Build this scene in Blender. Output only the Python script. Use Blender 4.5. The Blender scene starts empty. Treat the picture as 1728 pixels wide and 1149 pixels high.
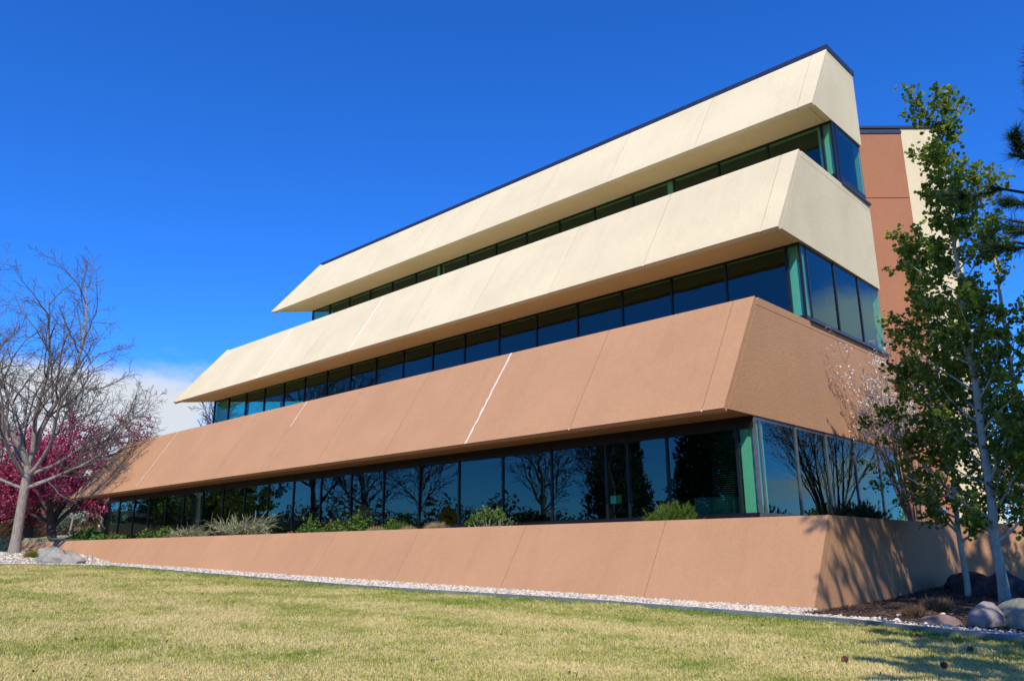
import bpy, bmesh, math, random
import numpy as np
from mathutils import Vector, Matrix, noise as mnoise
R = math.radians
sc = bpy.context.scene
col = sc.collection

# ---------------------------------------------------------------- camera
CAM = Vector((6.8796, -12.6429, -2.4761))
yaw, pitch, roll, fpx = -0.7595, 0.2610, -0.0044, 1350.58
F = Vector((math.sin(yaw)*math.cos(pitch), math.cos(yaw)*math.cos(pitch), math.sin(pitch)))
Rv = Vector((math.cos(yaw), -math.sin(yaw), 0)); Uv = Rv.cross(F)
R2 = Rv*math.cos(roll)+Uv*math.sin(roll); U2 = -Rv*math.sin(roll)+Uv*math.cos(roll)
cd = bpy.data.cameras.new('camera'); cam = bpy.data.objects.new('camera', cd); col.objects.link(cam)
m = Matrix((R2, U2, -F)).transposed().to_4x4(); m.translation = CAM
cam.matrix_world = m
cd.sensor_width = 36; cd.lens = fpx/1728*36; cd.clip_end = 30000; cd.clip_start = 0.05
sc.camera = cam

# ---------------------------------------------------------------- sun and sky
SUN_EL = 45.0
SX, SY = 0.66, -0.75                       # horizontal direction towards the sun
n_ = math.hypot(SX, SY); SX /= n_; SY /= n_
S = Vector((SX*math.cos(R(SUN_EL)), SY*math.cos(R(SUN_EL)), math.sin(R(SUN_EL))))
sl = bpy.data.lights.new('sun', 'SUN'); sl.energy = 4.9; sl.angle = R(0.53); sl.color = (1.0, 0.94, 0.83)
so = bpy.data.objects.new('sun', sl); col.objects.link(so)
so.rotation_euler = S.to_track_quat('Z', 'Y').to_euler(); so.location = (20, -30, 40)
w = bpy.data.worlds.new('World'); sc.world = w; w.use_nodes = True
nt = w.node_tree; nt.nodes.clear()
def N(t, kind, **kw):
    n = t.nodes.new(kind)
    for k, v in kw.items():
        if k == 'op': n.operation = v
        else: setattr(n, k, v)
    return n
def L(t, a, b): t.links.new(a, b)
sky = N(nt, 'ShaderNodeTexSky', sky_type='NISHITA'); sky.sun_disc = False
sky.sun_elevation = R(SUN_EL); sky.sun_rotation = math.atan2(SX, SY)
sky.air_density = 1.0; sky.dust_density = 0.25; sky.ozone_density = 3.0; sky.altitude = 1500
hs = N(nt, 'ShaderNodeHueSaturation'); hs.inputs['Saturation'].default_value = 1.22; hs.inputs['Value'].default_value = 1.0
tint = N(nt, 'ShaderNodeMix', data_type='RGBA', blend_type='MULTIPLY'); tint.inputs[0].default_value = 1.0
tint.inputs[7].default_value = (0.47, 1.11, 1.93, 1)
L(nt, sky.outputs[0], hs.inputs['Color']); L(nt, hs.outputs[0], tint.inputs[6])
tc = N(nt, 'ShaderNodeTexCoord')
sep = N(nt, 'ShaderNodeSeparateXYZ'); L(nt, tc.outputs['Generated'], sep.inputs[0])
def M(t, op, a, b=None, c=None, clamp=False):
    n = t.nodes.new('ShaderNodeMath'); n.operation = op; n.use_clamp = clamp
    for i, v in enumerate((a, b, c)):
        if v is None: continue
        if isinstance(v, (int, float)): n.inputs[i].default_value = v
        else: t.links.new(v, n.inputs[i])
    return n.outputs[0]
mp = N(nt, 'ShaderNodeMapping'); mp.inputs['Scale'].default_value = (1, 1, 2.6); L(nt, tc.outputs['Generated'], mp.inputs[0])
nz = N(nt, 'ShaderNodeTexNoise'); nz.inputs['Scale'].default_value = 3.2; nz.inputs['Detail'].default_value = 9; nz.inputs['Roughness'].default_value = 0.55
L(nt, mp.outputs[0], nz.inputs['Vector'])
nz2 = N(nt, 'ShaderNodeTexNoise'); nz2.inputs['Scale'].default_value = 1.3; nz2.inputs['Detail'].default_value = 2
L(nt, mp.outputs[0], nz2.inputs['Vector'])
def toward(v, lo, hi):
    v = Vector(v).normalized()
    d = N(nt, 'ShaderNodeVectorMath', operation='DOT_PRODUCT'); L(nt, tc.outputs['Generated'], d.inputs[0]); d.inputs[1].default_value = v
    r = N(nt, 'ShaderNodeMapRange', interpolation_type='SMOOTHSTEP'); L(nt, d.outputs['Value'], r.inputs[0])
    r.inputs[1].default_value = lo; r.inputs[2].default_value = hi
    return r.outputs[0]
el = sep.outputs[2]
low = N(nt, 'ShaderNodeMapRange'); L(nt, el, low.inputs[0]); low.inputs[1].default_value = 0.30; low.inputs[2].default_value = 0.02
low.inputs[3].default_value = 0.0; low.inputs[4].default_value = 0.10
bank = toward((-0.985, 0.12, 0.05), 0.90, 0.985)           # the cloud bank low in the west
lowb = N(nt, 'ShaderNodeMapRange', interpolation_type='SMOOTHSTEP'); L(nt, el, lowb.inputs[0]); lowb.inputs[1].default_value = 0.275; lowb.inputs[2].default_value = 0.16
e2 = N(nt, 'ShaderNodeMapRange', interpolation_type='SMOOTHSTEP'); L(nt, el, e2.inputs[0]); e2.inputs[1].default_value = 0.16; e2.inputs[2].default_value = 0.26
b1 = M(nt, 'MULTIPLY', M(nt, 'MULTIPLY', bank, lowb.outputs[0]), 0.43)
b2 = M(nt, 'MULTIPLY', M(nt, 'MULTIPLY', toward((0.34, 0.89, 0.31), 0.93, 0.99), e2.outputs[0]), 0.28)   # fair-weather clouds east and south
b3 = M(nt, 'MULTIPLY', toward((-0.5, -0.8, 0.12), 0.80, 0.98), 0.07)
cl = M(nt, 'ADD', M(nt, 'ADD', nz.outputs[0], M(nt, 'MULTIPLY', M(nt, 'SUBTRACT', nz2.outputs[0], 0.5), 0.35)), low.outputs[0])
hi = N(nt, 'ShaderNodeMapRange', interpolation_type='SMOOTHSTEP'); L(nt, el, hi.inputs[0]); hi.inputs[1].default_value = 0.24; hi.inputs[2].default_value = 0.36; hi.inputs[4].default_value = 0.3
cl = M(nt, 'SUBTRACT', M(nt, 'ADD', M(nt, 'ADD', cl, b1), M(nt, 'ADD', b2, b3)), hi.outputs[0])
cm = N(nt, 'ShaderNodeMapRange', interpolation_type='SMOOTHSTEP'); L(nt, cl, cm.inputs[0]); cm.inputs[1].default_value = 0.66; cm.inputs[2].default_value = 0.86
cmix = N(nt, 'ShaderNodeMix', data_type='RGBA'); L(nt, cm.outputs[0], cmix.inputs[0]); L(nt, tint.outputs[2], cmix.inputs[6])
cmix.inputs[7].default_value = (5.6, 6.0, 6.6, 1)
bg = N(nt, 'ShaderNodeBackground'); bg.inputs['Strength'].default_value = 0.118
L(nt, cmix.outputs[2], bg.inputs['Color'])
out = N(nt, 'ShaderNodeOutputWorld'); L(nt, bg.outputs[0], out.inputs[0])
vs = sc.view_settings
vs.view_transform = 'Standard'; vs.look = 'None'; vs.exposure = 0.12; vs.gamma = 1.0; vs.use_curve_mapping = False
sc.cycles.max_bounces = 7; sc.cycles.transparent_max_bounces = 12; sc.cycles.glossy_bounces = 3; sc.cycles.diffuse_bounces = 3
sc.cycles.caustics_reflective = False; sc.cycles.caustics_refractive = False

# ---------------------------------------------------------------- materials
MATS = {}
def new_mat(name):
    mt = bpy.data.materials.new(name); mt.use_nodes = True; MATS[name] = mt
    t = mt.node_tree; b = t.nodes['Principled BSDF']
    return mt, t, b
def coord(t, kind='Object'):
    return N(t, 'ShaderNodeTexCoord').outputs[kind]
def noise(t, scale, detail=4, rough=0.55, vec=None, dist=0.0):
    n = N(t, 'ShaderNodeTexNoise'); n.inputs['Scale'].default_value = scale; n.inputs['Detail'].default_value = detail
    n.inputs['Roughness'].default_value = rough; n.inputs['Distortion'].default_value = dist
    if vec is not None: L(t, vec, n.inputs['Vector'])
    return n.outputs[0]
def ramp(t, fac, stops):
    r = N(t, 'ShaderNodeValToRGB'); e = r.color_ramp.elements
    while len(e) < len(stops): e.new(0.5)
    for i, (p, c) in enumerate(stops):
        e[i].position = p; e[i].color = (*c, 1)
    L(t, fac, r.inputs[0]); return r.outputs[0]
def mulcol(t, a, b, fac=1.0, mode='MULTIPLY'):
    x = N(t, 'ShaderNodeMix', data_type='RGBA', blend_type=mode)
    if isinstance(fac, float): x.inputs[0].default_value = fac
    else: L(t, fac, x.inputs[0])
    for i, v in ((6, a), (7, b)):
        if isinstance(v, tuple): x.inputs[i].default_value = (*v, 1)
        else: L(t, v, x.inputs[i])
    return x.outputs[2]
def bump(t, b, h, strength, dist):
    n = N(t, 'ShaderNodeBump'); n.inputs['Strength'].default_value = strength; n.inputs['Distance'].default_value = dist
    L(t, h, n.inputs['Height']); L(t, n.outputs[0], b.inputs['Normal'])
def plain(name, c, rough=0.6, metal=0.0, var=0.15, scale=6, bmp=0.0, bdist=0.01, bscale=40, spec=None):
    mt, t, b = new_mat(name)
    o = coord(t)
    n = noise(t, scale, 5, 0.6, o)
    lo = tuple(x*(1-var) for x in c); hi = tuple(min(1, x*(1+var)) for x in c)
    L(t, ramp(t, n, [(0.3, lo), (0.7, hi)]), b.inputs['Base Color'])
    b.inputs['Roughness'].default_value = rough; b.inputs['Metallic'].default_value = metal
    if spec is not None: b.inputs['Specular IOR Level'].default_value = spec
    if bmp: bump(t, b, noise(t, bscale, 6, 0.65, o), bmp, bdist)
    return mt
def stucco(name, c, coarse=1.0):
    mt, t, b = new_mat(name)
    g = N(t, 'ShaderNodeNewGeometry').outputs['Position']
    n1 = noise(t, 0.55, 6, 0.6, g); n2 = noise(t, 9, 6, 0.7, g)
    mpn = N(t, 'ShaderNodeMapping'); mpn.inputs['Scale'].default_value = (2.2, 0.5, 0.28); L(t, g, mpn.inputs[0])
    n3 = noise(t, 1.6, 6, 0.65, mpn.outputs[0])
    base = ramp(t, n1, [(0.3, tuple(x*0.93 for x in c)), (0.7, tuple(min(1, x*1.05) for x in c))])
    base = mulcol(t, base, ramp(t, n2, [(0.3, (0.93, 0.92, 0.90)), (0.7, (1.0, 1.0, 1.0))]), 0.8)
    base = mulcol(t, base, ramp(t, n3, [(0.28, (0.86, 0.83, 0.80)), (0.5, (1.0, 1.0, 1.0))]), 0.35)
    oi_ = N(t, 'ShaderNodeObjectInfo'); base = mulcol(t, base, ramp(t, oi_.outputs['Random'], [(0.0, (0.955, 0.95, 0.945)), (1.0, (1.0, 1.0, 1.0))]))
    L(t, base, b.inputs['Base Color'])
    b.inputs['Roughness'].default_value = 0.92; b.inputs['Specular IOR Level'].default_value = 0.15
    h1 = noise(t, 60, 3, 0.7, g); h2 = noise(t, 17, 3, 0.6, g)
    h = M(t, 'ADD', h1, M(t, 'MULTIPLY', h2, 0.8))
    bump(t, b, h, 0.65*coarse, 0.018)
    return mt
CREAM = (0.715, 0.60, 0.388); BROWN = (0.485, 0.262, 0.140)
m_cream = stucco('cream_stucco', CREAM); m_brown = stucco('brown_stucco', BROWN)
m_terra = stucco('terracotta_stucco', (0.38, 0.165, 0.090))
m_joint_b = plain('joint_brown', (0.26, 0.12, 0.07), 0.9); m_joint_c = plain('joint_cream', (0.42, 0.34, 0.21), 0.9)
m_sealant = plain('white_sealant', (0.72, 0.60, 0.50), 0.8, var=0.1)
m_sealant_c = plain('pale_sealant', (0.86, 0.80, 0.66), 0.8, var=0.06)
m_coping = plain('coping_metal', (0.045, 0.048, 0.075), 0.35, 0.4, var=0.2)
m_frame = plain('bronze_frame', (0.020, 0.018, 0.020), 0.35, 0.5, var=0.2, spec=0.5)
m_frame_l = plain('worn_aluminium_frame', (0.16, 0.15, 0.16), 0.4, 0.5, var=0.25)
m_white = plain('white_paint', (0.80, 0.80, 0.77), 0.6, var=0.03)
m_carpet = plain('darkened_carpet', (0.010, 0.010, 0.010), 0.95)  # carpet, ceiling and inner walls near black: room shade put into the colour
m_ceil = plain('darkened_ceiling', (0.016, 0.015, 0.014), 0.9, var=0.04)
m_core = plain('darkened_inner_wall', (0.014, 0.014, 0.014), 0.9)
m_desk = plain('desk_grey', (0.16, 0.18, 0.18), 0.6, var=0.05)
m_curtain = plain('curtain_cloth', (0.62, 0.68, 0.70), 0.9, var=0.06)
def glass_mat():
    mt = bpy.data.materials.new('tinted_glass'); mt.use_nodes = True; t = mt.node_tree; t.nodes.clear()
    lw = N(t, 'ShaderNodeLayerWeight'); lw.inputs[0].default_value = 0.5
    geo = N(t, 'ShaderNodeNewGeometry')
    sch = M(t, 'ADD', M(t, 'MULTIPLY', M(t, 'POWER', lw.outputs['Facing'], 4.0), 0.88), 0.10)
    ff = M(t, 'MULTIPLY', sch, M(t, 'SUBTRACT', 1.0, geo.outputs['Backfacing']))
    g = N(t, 'ShaderNodeBsdfGlossy'); g.inputs['Color'].default_value = (0.46, 0.76, 0.76, 1); g.inputs['Roughness'].default_value = 0.0
    wv = noise(t, 0.9, 2, 0.5, N(t, 'ShaderNodeNewGeometry').outputs['Position'])
    bp = N(t, 'ShaderNodeBump'); bp.inputs['Strength'].default_value = 0.25; bp.inputs['Distance'].default_value = 0.014
    L(t, wv, bp.inputs['Height']); L(t, bp.outputs[0], g.inputs['Normal'])
    tr = N(t, 'ShaderNodeBsdfTransparent'); tr.inputs['Color'].default_value = (0.58, 0.83, 0.72, 1)
    mx = N(t, 'ShaderNodeMixShader'); o = N(t, 'ShaderNodeOutputMaterial')
    L(t, ff, mx.inputs[0]); L(t, tr.outputs[0], mx.inputs[1]); L(t, g.outputs[0], mx.inputs[2]); L(t, mx.outputs[0], o.inputs[0])
    return mt
m_glass = glass_mat()
def foliage(name, c1, c2, c3=None, rough=0.55, trans=0.35, scale=3.0, tcol=None):
    """leaves: colour varies from clump to clump and leaf to leaf, light passes through"""
    mt = bpy.data.materials.new(name); mt.use_nodes = True; t = mt.node_tree; t.nodes.clear()
    g = N(t, 'ShaderNodeNewGeometry')
    n = noise(t, scale, 3, 0.6, g.outputs['Position'])
    mixf = M(t, 'ADD', M(t, 'MULTIPLY', n, 0.6), M(t, 'MULTIPLY', g.outputs['Random Per Island'], 0.4))
    stops = [(0.3, c1), (0.55, c2)] + ([(0.75, c3)] if c3 else [])
    cc = ramp(t, mixf, stops)
    b = N(t, 'ShaderNodeBsdfPrincipled'); b.inputs['Roughness'].default_value = rough; b.inputs['Specular IOR Level'].default_value = 0.25
    L(t, cc, b.inputs['Base Color'])
    tl = N(t, 'ShaderNodeBsdfTranslucent')
    if tcol: L(t, mulcol(t, cc, tcol), tl.inputs['Color'])
    else: L(t, cc, tl.inputs['Color'])
    mx = N(t, 'ShaderNodeMixShader'); mx.inputs[0].default_value = trans
    o = N(t, 'ShaderNodeOutputMaterial')
    L(t, b.outputs[0], mx.inputs[1]); L(t, tl.outputs[0], mx.inputs[2]); L(t, mx.outputs[0], o.inputs[0])
    return mt
m_aspen = foliage('aspen_leaves', (0.065, 0.105, 0.016), (0.15, 0.205, 0.03), (0.28, 0.32, 0.06), trans=0.5, tcol=(1.7, 1.9, 0.9))
m_magenta = foliage('magenta_blossom', (0.22, 0.018, 0.05), (0.50, 0.05, 0.135), (0.68, 0.14, 0.27), trans=0.3, scale=1.2)
m_palebl = foliage('pale_blossom', (0.30, 0.36, 0.22), (0.5, 0.55, 0.42), (0.65, 0.68, 0.58), scale=1.2)
m_white_bl = foliage('white_blossom', (0.62, 0.50, 0.44), (0.78, 0.74, 0.64), (0.85, 0.85, 0.78))
m_needle = foliage('pine_needles', (0.018, 0.040, 0.012), (0.030, 0.062, 0.020), (0.05, 0.09, 0.03), trans=0.15)
m_mugo = foliage('mugo_needles', (0.06, 0.12, 0.012), (0.12, 0.19, 0.02), (0.20, 0.25, 0.04), trans=0.25, scale=9)
m_green = foliage('shrub_green', (0.04, 0.09, 0.012), (0.08, 0.16, 0.02), (0.17, 0.25, 0.05), trans=0.3, scale=7)
m_spruce = foliage('blue_spruce', (0.04, 0.08, 0.07), (0.08, 0.13, 0.12), (0.13, 0.19, 0.18), trans=0.1)
m_sage = foliage('sage_twigs', (0.14, 0.15, 0.07), (0.27, 0.27, 0.14), (0.46, 0.43, 0.28), trans=0.1, scale=5)
m_straw = foliage('straw_blades', (0.30, 0.20, 0.09), (0.44, 0.32, 0.15), (0.55, 0.44, 0.24), trans=0.2, scale=6)
m_red = foliage('rusty_seed', (0.25, 0.07, 0.03), (0.40, 0.13, 0.06), trans=0.1)
m_hedge = foliage('brown_thicket', (0.10, 0.06, 0.03), (0.18, 0.11, 0.06), (0.26, 0.18, 0.10), trans=0.1, scale=1.0)
m_yellowg = foliage('yellow_green', (0.14, 0.17, 0.02), (0.28, 0.27, 0.03), (0.42, 0.36, 0.06), trans=0.3, scale=6)
def bark(name, c, scale=(3, 3, 0.8), var=0.5, bs=1.0, bd=0.03):
    mt, t, b = new_mat(name)
    g = N(t, 'ShaderNodeNewGeometry').outputs['Position']
    mpn = N(t, 'ShaderNodeMapping'); mpn.inputs['Scale'].default_value = scale; L(t, g, mpn.inputs[0])
    n = noise(t, 6, 7, 0.7, mpn.outputs[0], 0.4)
    L(t, ramp(t, n, [(0.3, tuple(x*(1-var) for x in c)), (0.7, tuple(x*(1+var*0.6) for x in c))]), b.inputs['Base Color'])
    b.inputs['Roughness'].default_value = 0.9; b.inputs['Specular IOR Level'].default_value = 0.2
    bump(t, b, n, bs, bd); return mt
m_bark = bark('grey_bark', (0.30, 0.26, 0.22)); m_bark_d = bark('dark_bark', (0.085, 0.065, 0.055)); m_twig = bark('twig_bark', (0.14, 0.118, 0.10), (9, 9, 4), 0.35, 0.3, 0.005)
m_twig_r = bark('reddish_twig', (0.34, 0.22, 0.17), (9, 9, 4), 0.35, 0.3, 0.005)
m_pinebark = bark('pine_bark', (0.10, 0.06, 0.045))
def aspen_bark():
    mt, t, b = new_mat('aspen_bark')
    g = N(t, 'ShaderNodeNewGeometry').outputs['Position']
    mpn = N(t, 'ShaderNodeMapping'); mpn.inputs['Scale'].default_value = (5, 5, 16); L(t, g, mpn.inputs[0])
    n = noise(t, 1.4, 5, 0.65, mpn.outputs[0], 0.3); n2 = noise(t, 5.5, 4, 0.6, g)
    white = ramp(t, n2, [(0.3, (0.32, 0.30, 0.24)), (0.7, (0.52, 0.50, 0.42))])
    mask = ramp(t, n, [(0.30, (0.05, 0.045, 0.04)), (0.38, (1, 1, 1))])
    L(t, mulcol(t, white, mask), b.inputs['Base Color']); b.inputs['Roughness'].default_value = 0.75
    bump(t, b, n, 0.4, 0.01); return mt
m_aspenbark = aspen_bark()
def rockmat(name, c1, c2, c3, scale=2.2):
    mt, t, b = new_mat(name)
    o = coord(t); n = noise(t, scale, 8, 0.68, o, 0.6); n2 = noise(t, scale*9, 6, 0.7, o)
    cc = ramp(t, n, [(0.3, c1), (0.5, c2), (0.7, c3)])
    L(t, mulcol(t, cc, ramp(t, n2, [(0.3, (0.6, 0.6, 0.6)), (0.7, (1.1, 1.1, 1.1))]), 0.8), b.inputs['Base Color'])
    b.inputs['Roughness'].default_value = 0.85
    bump(t, b, M(t, 'ADD', n, M(t, 'MULTIPLY', n2, 0.35)), 0.9, 0.05); return mt
m_rock_grey = rockmat('grey_rock', (0.15, 0.145, 0.13), (0.29, 0.285, 0.25), (0.44, 0.35, 0.23))
m_rock_purple = rockmat('purple_rock', (0.20, 0.15, 0.14), (0.32, 0.26, 0.24), (0.48, 0.43, 0.38), 1.6)
m_rock_green = rockmat('olive_rock', (0.16, 0.17, 0.13), (0.26, 0.26, 0.19), (0.38, 0.37, 0.28), 1.6)
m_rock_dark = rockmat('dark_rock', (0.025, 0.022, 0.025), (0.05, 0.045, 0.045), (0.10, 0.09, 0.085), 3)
m_rock_red = rockmat('red_rock', (0.15, 0.09, 0.075), (0.24, 0.16, 0.14), (0.33, 0.25, 0.22), 3)
m_rock_blue = rockmat('blue_grey_rock', (0.15, 0.15, 0.15), (0.27, 0.27, 0.26), (0.40, 0.40, 0.37), 2)
m_stone = foliage('gravel_stone', (0.42, 0.34, 0.29), (0.62, 0.57, 0.51), (0.80, 0.77, 0.72), trans=0.0, rough=0.9, scale=40)
def instcol(name, ca, cb, cc, rough=0.7, trans=0.3, attr='dry'):
    mt = bpy.data.materials.new(name); mt.use_nodes = True; t = mt.node_tree; t.nodes.clear()
    a = N(t, 'ShaderNodeAttribute', attribute_type='INSTANCER', attribute_name=attr)
    g = N(t, 'ShaderNodeNewGeometry'); rn = g.outputs['Random Per Island']
    f = M(t, 'ADD', a.outputs['Fac'], M(t, 'MULTIPLY', M(t, 'SUBTRACT', rn, 0.5), 0.75), clamp=True)
    c = ramp(t, f, [(0.05, ca), (0.5, cb), (0.95, cc)])
    b = N(t, 'ShaderNodeBsdfPrincipled'); b.inputs['Roughness'].default_value = rough; b.inputs['Specular IOR Level'].default_value = 0.2
    L(t, c, b.inputs['Base Color']); tl = N(t, 'ShaderNodeBsdfTranslucent'); L(t, c, tl.inputs['Color'])
    mx = N(t, 'ShaderNodeMixShader'); mx.inputs[0].default_value = trans; o = N(t, 'ShaderNodeOutputMaterial')
    L(t, b.outputs[0], mx.inputs[1]); L(t, tl.outputs[0], mx.inputs[2]); L(t, mx.outputs[0], o.inputs[0])
    return mt
m_grass = instcol('lawn_blades', (0.12, 0.24, 0.018), (0.44, 0.43, 0.105), (0.76, 0.62, 0.28))
m_chip = instcol('mulch_chips', (0.035, 0.022, 0.015), (0.09, 0.055, 0.035), (0.20, 0.13, 0.08), trans=0.0)
def groundmat():
    mt, t, b = new_mat('lawn_soil')
    g = N(t, 'ShaderNodeNewGeometry').outputs['Position']
    n1 = noise(t, 0.5, 6, 0.6, g); n2 = noise(t, 30, 5, 0.7, g)
    c = ramp(t, n1, [(0.35, (0.20, 0.21, 0.07)), (0.65, (0.40, 0.35, 0.17))])
    L(t, mulcol(t, c, ramp(t, n2, [(0.3, (0.55, 0.55, 0.5)), (0.7, (1.1, 1.1, 1.0))])), b.inputs['Base Color'])
    b.inputs['Roughness'].default_value = 0.95; bump(t, b, n2, 0.8, 0.03); return mt
m_ground = groundmat()
m_soil = plain('planter_soil', (0.075, 0.05, 0.035), 0.95, var=0.5, scale=12, bmp=0.9, bdist=0.03, bscale=25)
m_bed = plain('mulch_soil', (0.055, 0.036, 0.025), 0.95, var=0.5, scale=14, bmp=1.0, bdist=0.03, bscale=30)
m_gravelbase = plain('gravel_base', (0.36, 0.31, 0.27), 0.95, var=0.5, scale=30, bmp=1.0, bdist=0.02, bscale=30)
m_edging = plain('steel_edging', (0.17, 0.20, 0.19), 0.55, 0.2, var=0.3, scale=3)
m_mountain = plain('mountain_haze_blue', (0.10, 0.14, 0.24), 0.95, var=0.3, scale=0.002)  # blue of the distant air painted into the base colour
m_beige = plain('beige_wall', (0.55, 0.40, 0.22), 0.85, var=0.06, scale=0.5)
m_sagedoor = plain('sage_metal_door', (0.26, 0.34, 0.27), 0.5, var=0.08)
m_teal = plain('teal_trim', (0.05, 0.22, 0.18), 0.5)
m_asphalt = plain('asphalt', (0.05, 0.05, 0.05), 0.9, bmp=0.5)
m_navy = plain('navy_car_paint', (0.012, 0.022, 0.06), 0.2, 0.3, var=0.05); m_silver = plain('silver_car_paint', (0.30, 0.34, 0.38), 0.25, 0.5, var=0.05)
m_rubber = plain('rubber', (0.02, 0.02, 0.02), 0.8); m_carglass = plain('car_glass', (0.02, 0.03, 0.04), 0.05, 0.0, spec=0.9)
m_yellow = plain('sign_yellow', (0.80, 0.42, 0.02), 0.5, var=0.04); m_black = plain('black_paint', (0.015, 0.015, 0.015), 0.6)
m_galv = plain('galvanised_steel', (0.45, 0.46, 0.47), 0.35, 0.8)
m_paper = plain('white_paper', (0.8, 0.8, 0.78), 0.8, var=0.02); m_greenpaper = plain('green_paper', (0.04, 0.45, 0.06), 0.7, var=0.03)
m_brick = plain('dark_brick', (0.14, 0.07, 0.045), 0.9); m_roofd = plain('dark_roof', (0.06, 0.05, 0.05), 0.8)
m_cone = plain('pine_cone', (0.14, 0.06, 0.03), 0.85, var=0.4, scale=60)

# ---------------------------------------------------------------- helpers
class MB:
    def __init__(s): s.v = []; s.f = []
    def prism(s, poly, off):
        poly = [Vector(p) for p in poly]; o = Vector(off); nw = Vector((0, 0, 0))
        for p, q in zip(poly, poly[1:]+poly[:1]): nw += Vector(p).cross(Vector(q))
        nw -= Vector((0, 0, 0))
        if nw.dot(o) > 0: poly.reverse()
        b = len(s.v); n = len(poly)
        s.v += [tuple(p) for p in poly] + [tuple(Vector(p)+o) for p in poly]
        s.f.append(tuple(range(b, b+n))); s.f.append(tuple(range(b+2*n-1, b+n-1, -1)))
        for i in range(n):
            j = (i+1) % n; s.f.append((b+j, b+i, b+n+i, b+n+j))
        return s
    def box(s, x0, x1, y0, y1, z0, z1):
        return s.prism([(x0, y0, z0), (x1, y0, z0), (x1, y1, z0), (x0, y1, z0)], (0, 0, z1-z0))
    def tube(s, pts, rad, k=8, cap=True):
        pts = np.asarray(pts, float); n = len(pts); rad = np.broadcast_to(np.asarray(rad, float), (n,))
        t = np.gradient(pts, axis=0); t /= np.linalg.norm(t, axis=1)[:, None]+1e-9
        a = np.where(np.abs(t[:, 2:3]) > 0.85, np.array([[1.0, 0, 0]]), np.array([[0, 0, 1.0]]))
        a = np.broadcast_to(a[0], a.shape)
        if np.any(np.abs((a*t).sum(1)) > 0.97): a = np.broadcast_to(np.array([0.6, 0.8, 0.0]), a.shape)
        u = np.cross(a, t); u /= np.linalg.norm(u, axis=1)[:, None]+1e-9; w_ = np.cross(t, u)
        an = np.arange(k)*2*np.pi/k
        ring = pts[:, None]+rad[:, None, None]*(u[:, None]*np.cos(an)[None, :, None]+w_[:, None]*np.sin(an)[None, :, None])
        b = len(s.v); s.v += ring.reshape(-1, 3).tolist()
        for i in range(n-1):
            for j in range(k):
                j2 = (j+1) % k
                s.f.append((b+i*k+j, b+i*k+j2, b+(i+1)*k+j2, b+(i+1)*k+j))
        if cap:
            s.f.append(tuple(range(b+k-1, b-1, -1))); s.f.append(tuple(range(b+(n-1)*k, b+n*k)))
        return s
    def lathe(s, c, prof, k=16):
        b = len(s.v)
        for r, z in prof:
            for j in range(k):
                a = 2*math.pi*j/k; s.v.append((c[0]+r*math.cos(a), c[1]+r*math.sin(a), c[2]+z))
        for i in range(len(prof)-1):
            for j in range(k):
                j2 = (j+1) % k; s.f.append((b+i*k+j, b+i*k+j2, b+(i+1)*k+j2, b+(i+1)*k+j))
        s.f.append(tuple(range(b+k-1, b-1, -1))); s.f.append(tuple(range(b+(len(prof)-1)*k, b+len(prof)*k)))
        return s
    def mesh(s, name, mat, smooth=False):
        me = bpy.data.meshes.new(name); me.from_pydata(s.v, [], s.f); me.update()
        if mat: me.materials.append(mat)
        if smooth: me.polygons.foreach_set('use_smooth', [True]*len(me.polygons))
        return me
    def build(s, name, mat, parent=None, smooth=False):
        return link(name, s.mesh(name, mat, smooth), parent)
def link(name, data, parent=None, loc=None, rz=None):
    o = bpy.data.objects.new(name, data); col.objects.link(o)
    if parent is not None: o.parent = parent
    if loc is not None: o.location = loc
    if rz is not None: o.rotation_euler = (0, 0, rz)
    return o
def tag(o, label=None, cat=None, group=None, kind=None):
    if label: o['label'] = label
    if cat: o['category'] = cat
    if group: o['group'] = group
    if kind: o['kind'] = kind
    return o
def empty(name, loc=(0, 0, 0), rz=0): return link(name, None, None, loc, rz)
def copy_tree(o, parent=None):
    c = o.copy(); col.objects.link(c); c.parent = parent
    for ch in list(o.children): copy_tree(ch, c)
    return c
def smooth(a, b, x):
    t = min(1, max(0, (x-a)/(b-a))); return t*t*(3-2*t)
def npmesh(name, v, f, mat, smooth_=False):
    me = bpy.data.meshes.new(name); v = np.asarray(v, np.float32); f = np.asarray(f, np.int32)
    me.vertices.add(len(v)); me.vertices.foreach_set('co', v.ravel())
    k = f.shape[1]; me.loops.add(f.size); me.loops.foreach_set('vertex_index', f.ravel())
    me.polygons.add(len(f)); me.polygons.foreach_set('loop_start', np.arange(len(f), dtype=np.int32)*k)
    me.materials.append(mat); me.update(calc_edges=True); me.validate()
    if smooth_: me.polygons.foreach_set('use_smooth', [True]*len(f))
    return me

# ---------------------------------------------------------------- building geometry constants (metres; x along the long front, z=0 at the lowest soffit)
s_ = 0.6306; PR = 0.0102; PL = 1.1489; LEN = 32.0735; DEP = 8.6685
YO = [0.0, 2.7431, 5.5069]; Z0 = [0.0, 4.2476, 8.4413]; Z1 = [2.4185, 6.6441, 10.7076]
YG = [1.1375, 3.9399, 6.7096]
NX = [0.0, 0.06, 0.0]                      # small offsets of the near corner of each band
WALL_TOP0, WALL_TOP1 = -1.915, -1.84
def wtop(x): return WALL_TOP0+(WALL_TOP1-WALL_TOP0)*min(1, max(0, (1.8-x)/32))
WYT = -0.332; XW = 1.80; XWL = -37.0
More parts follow.
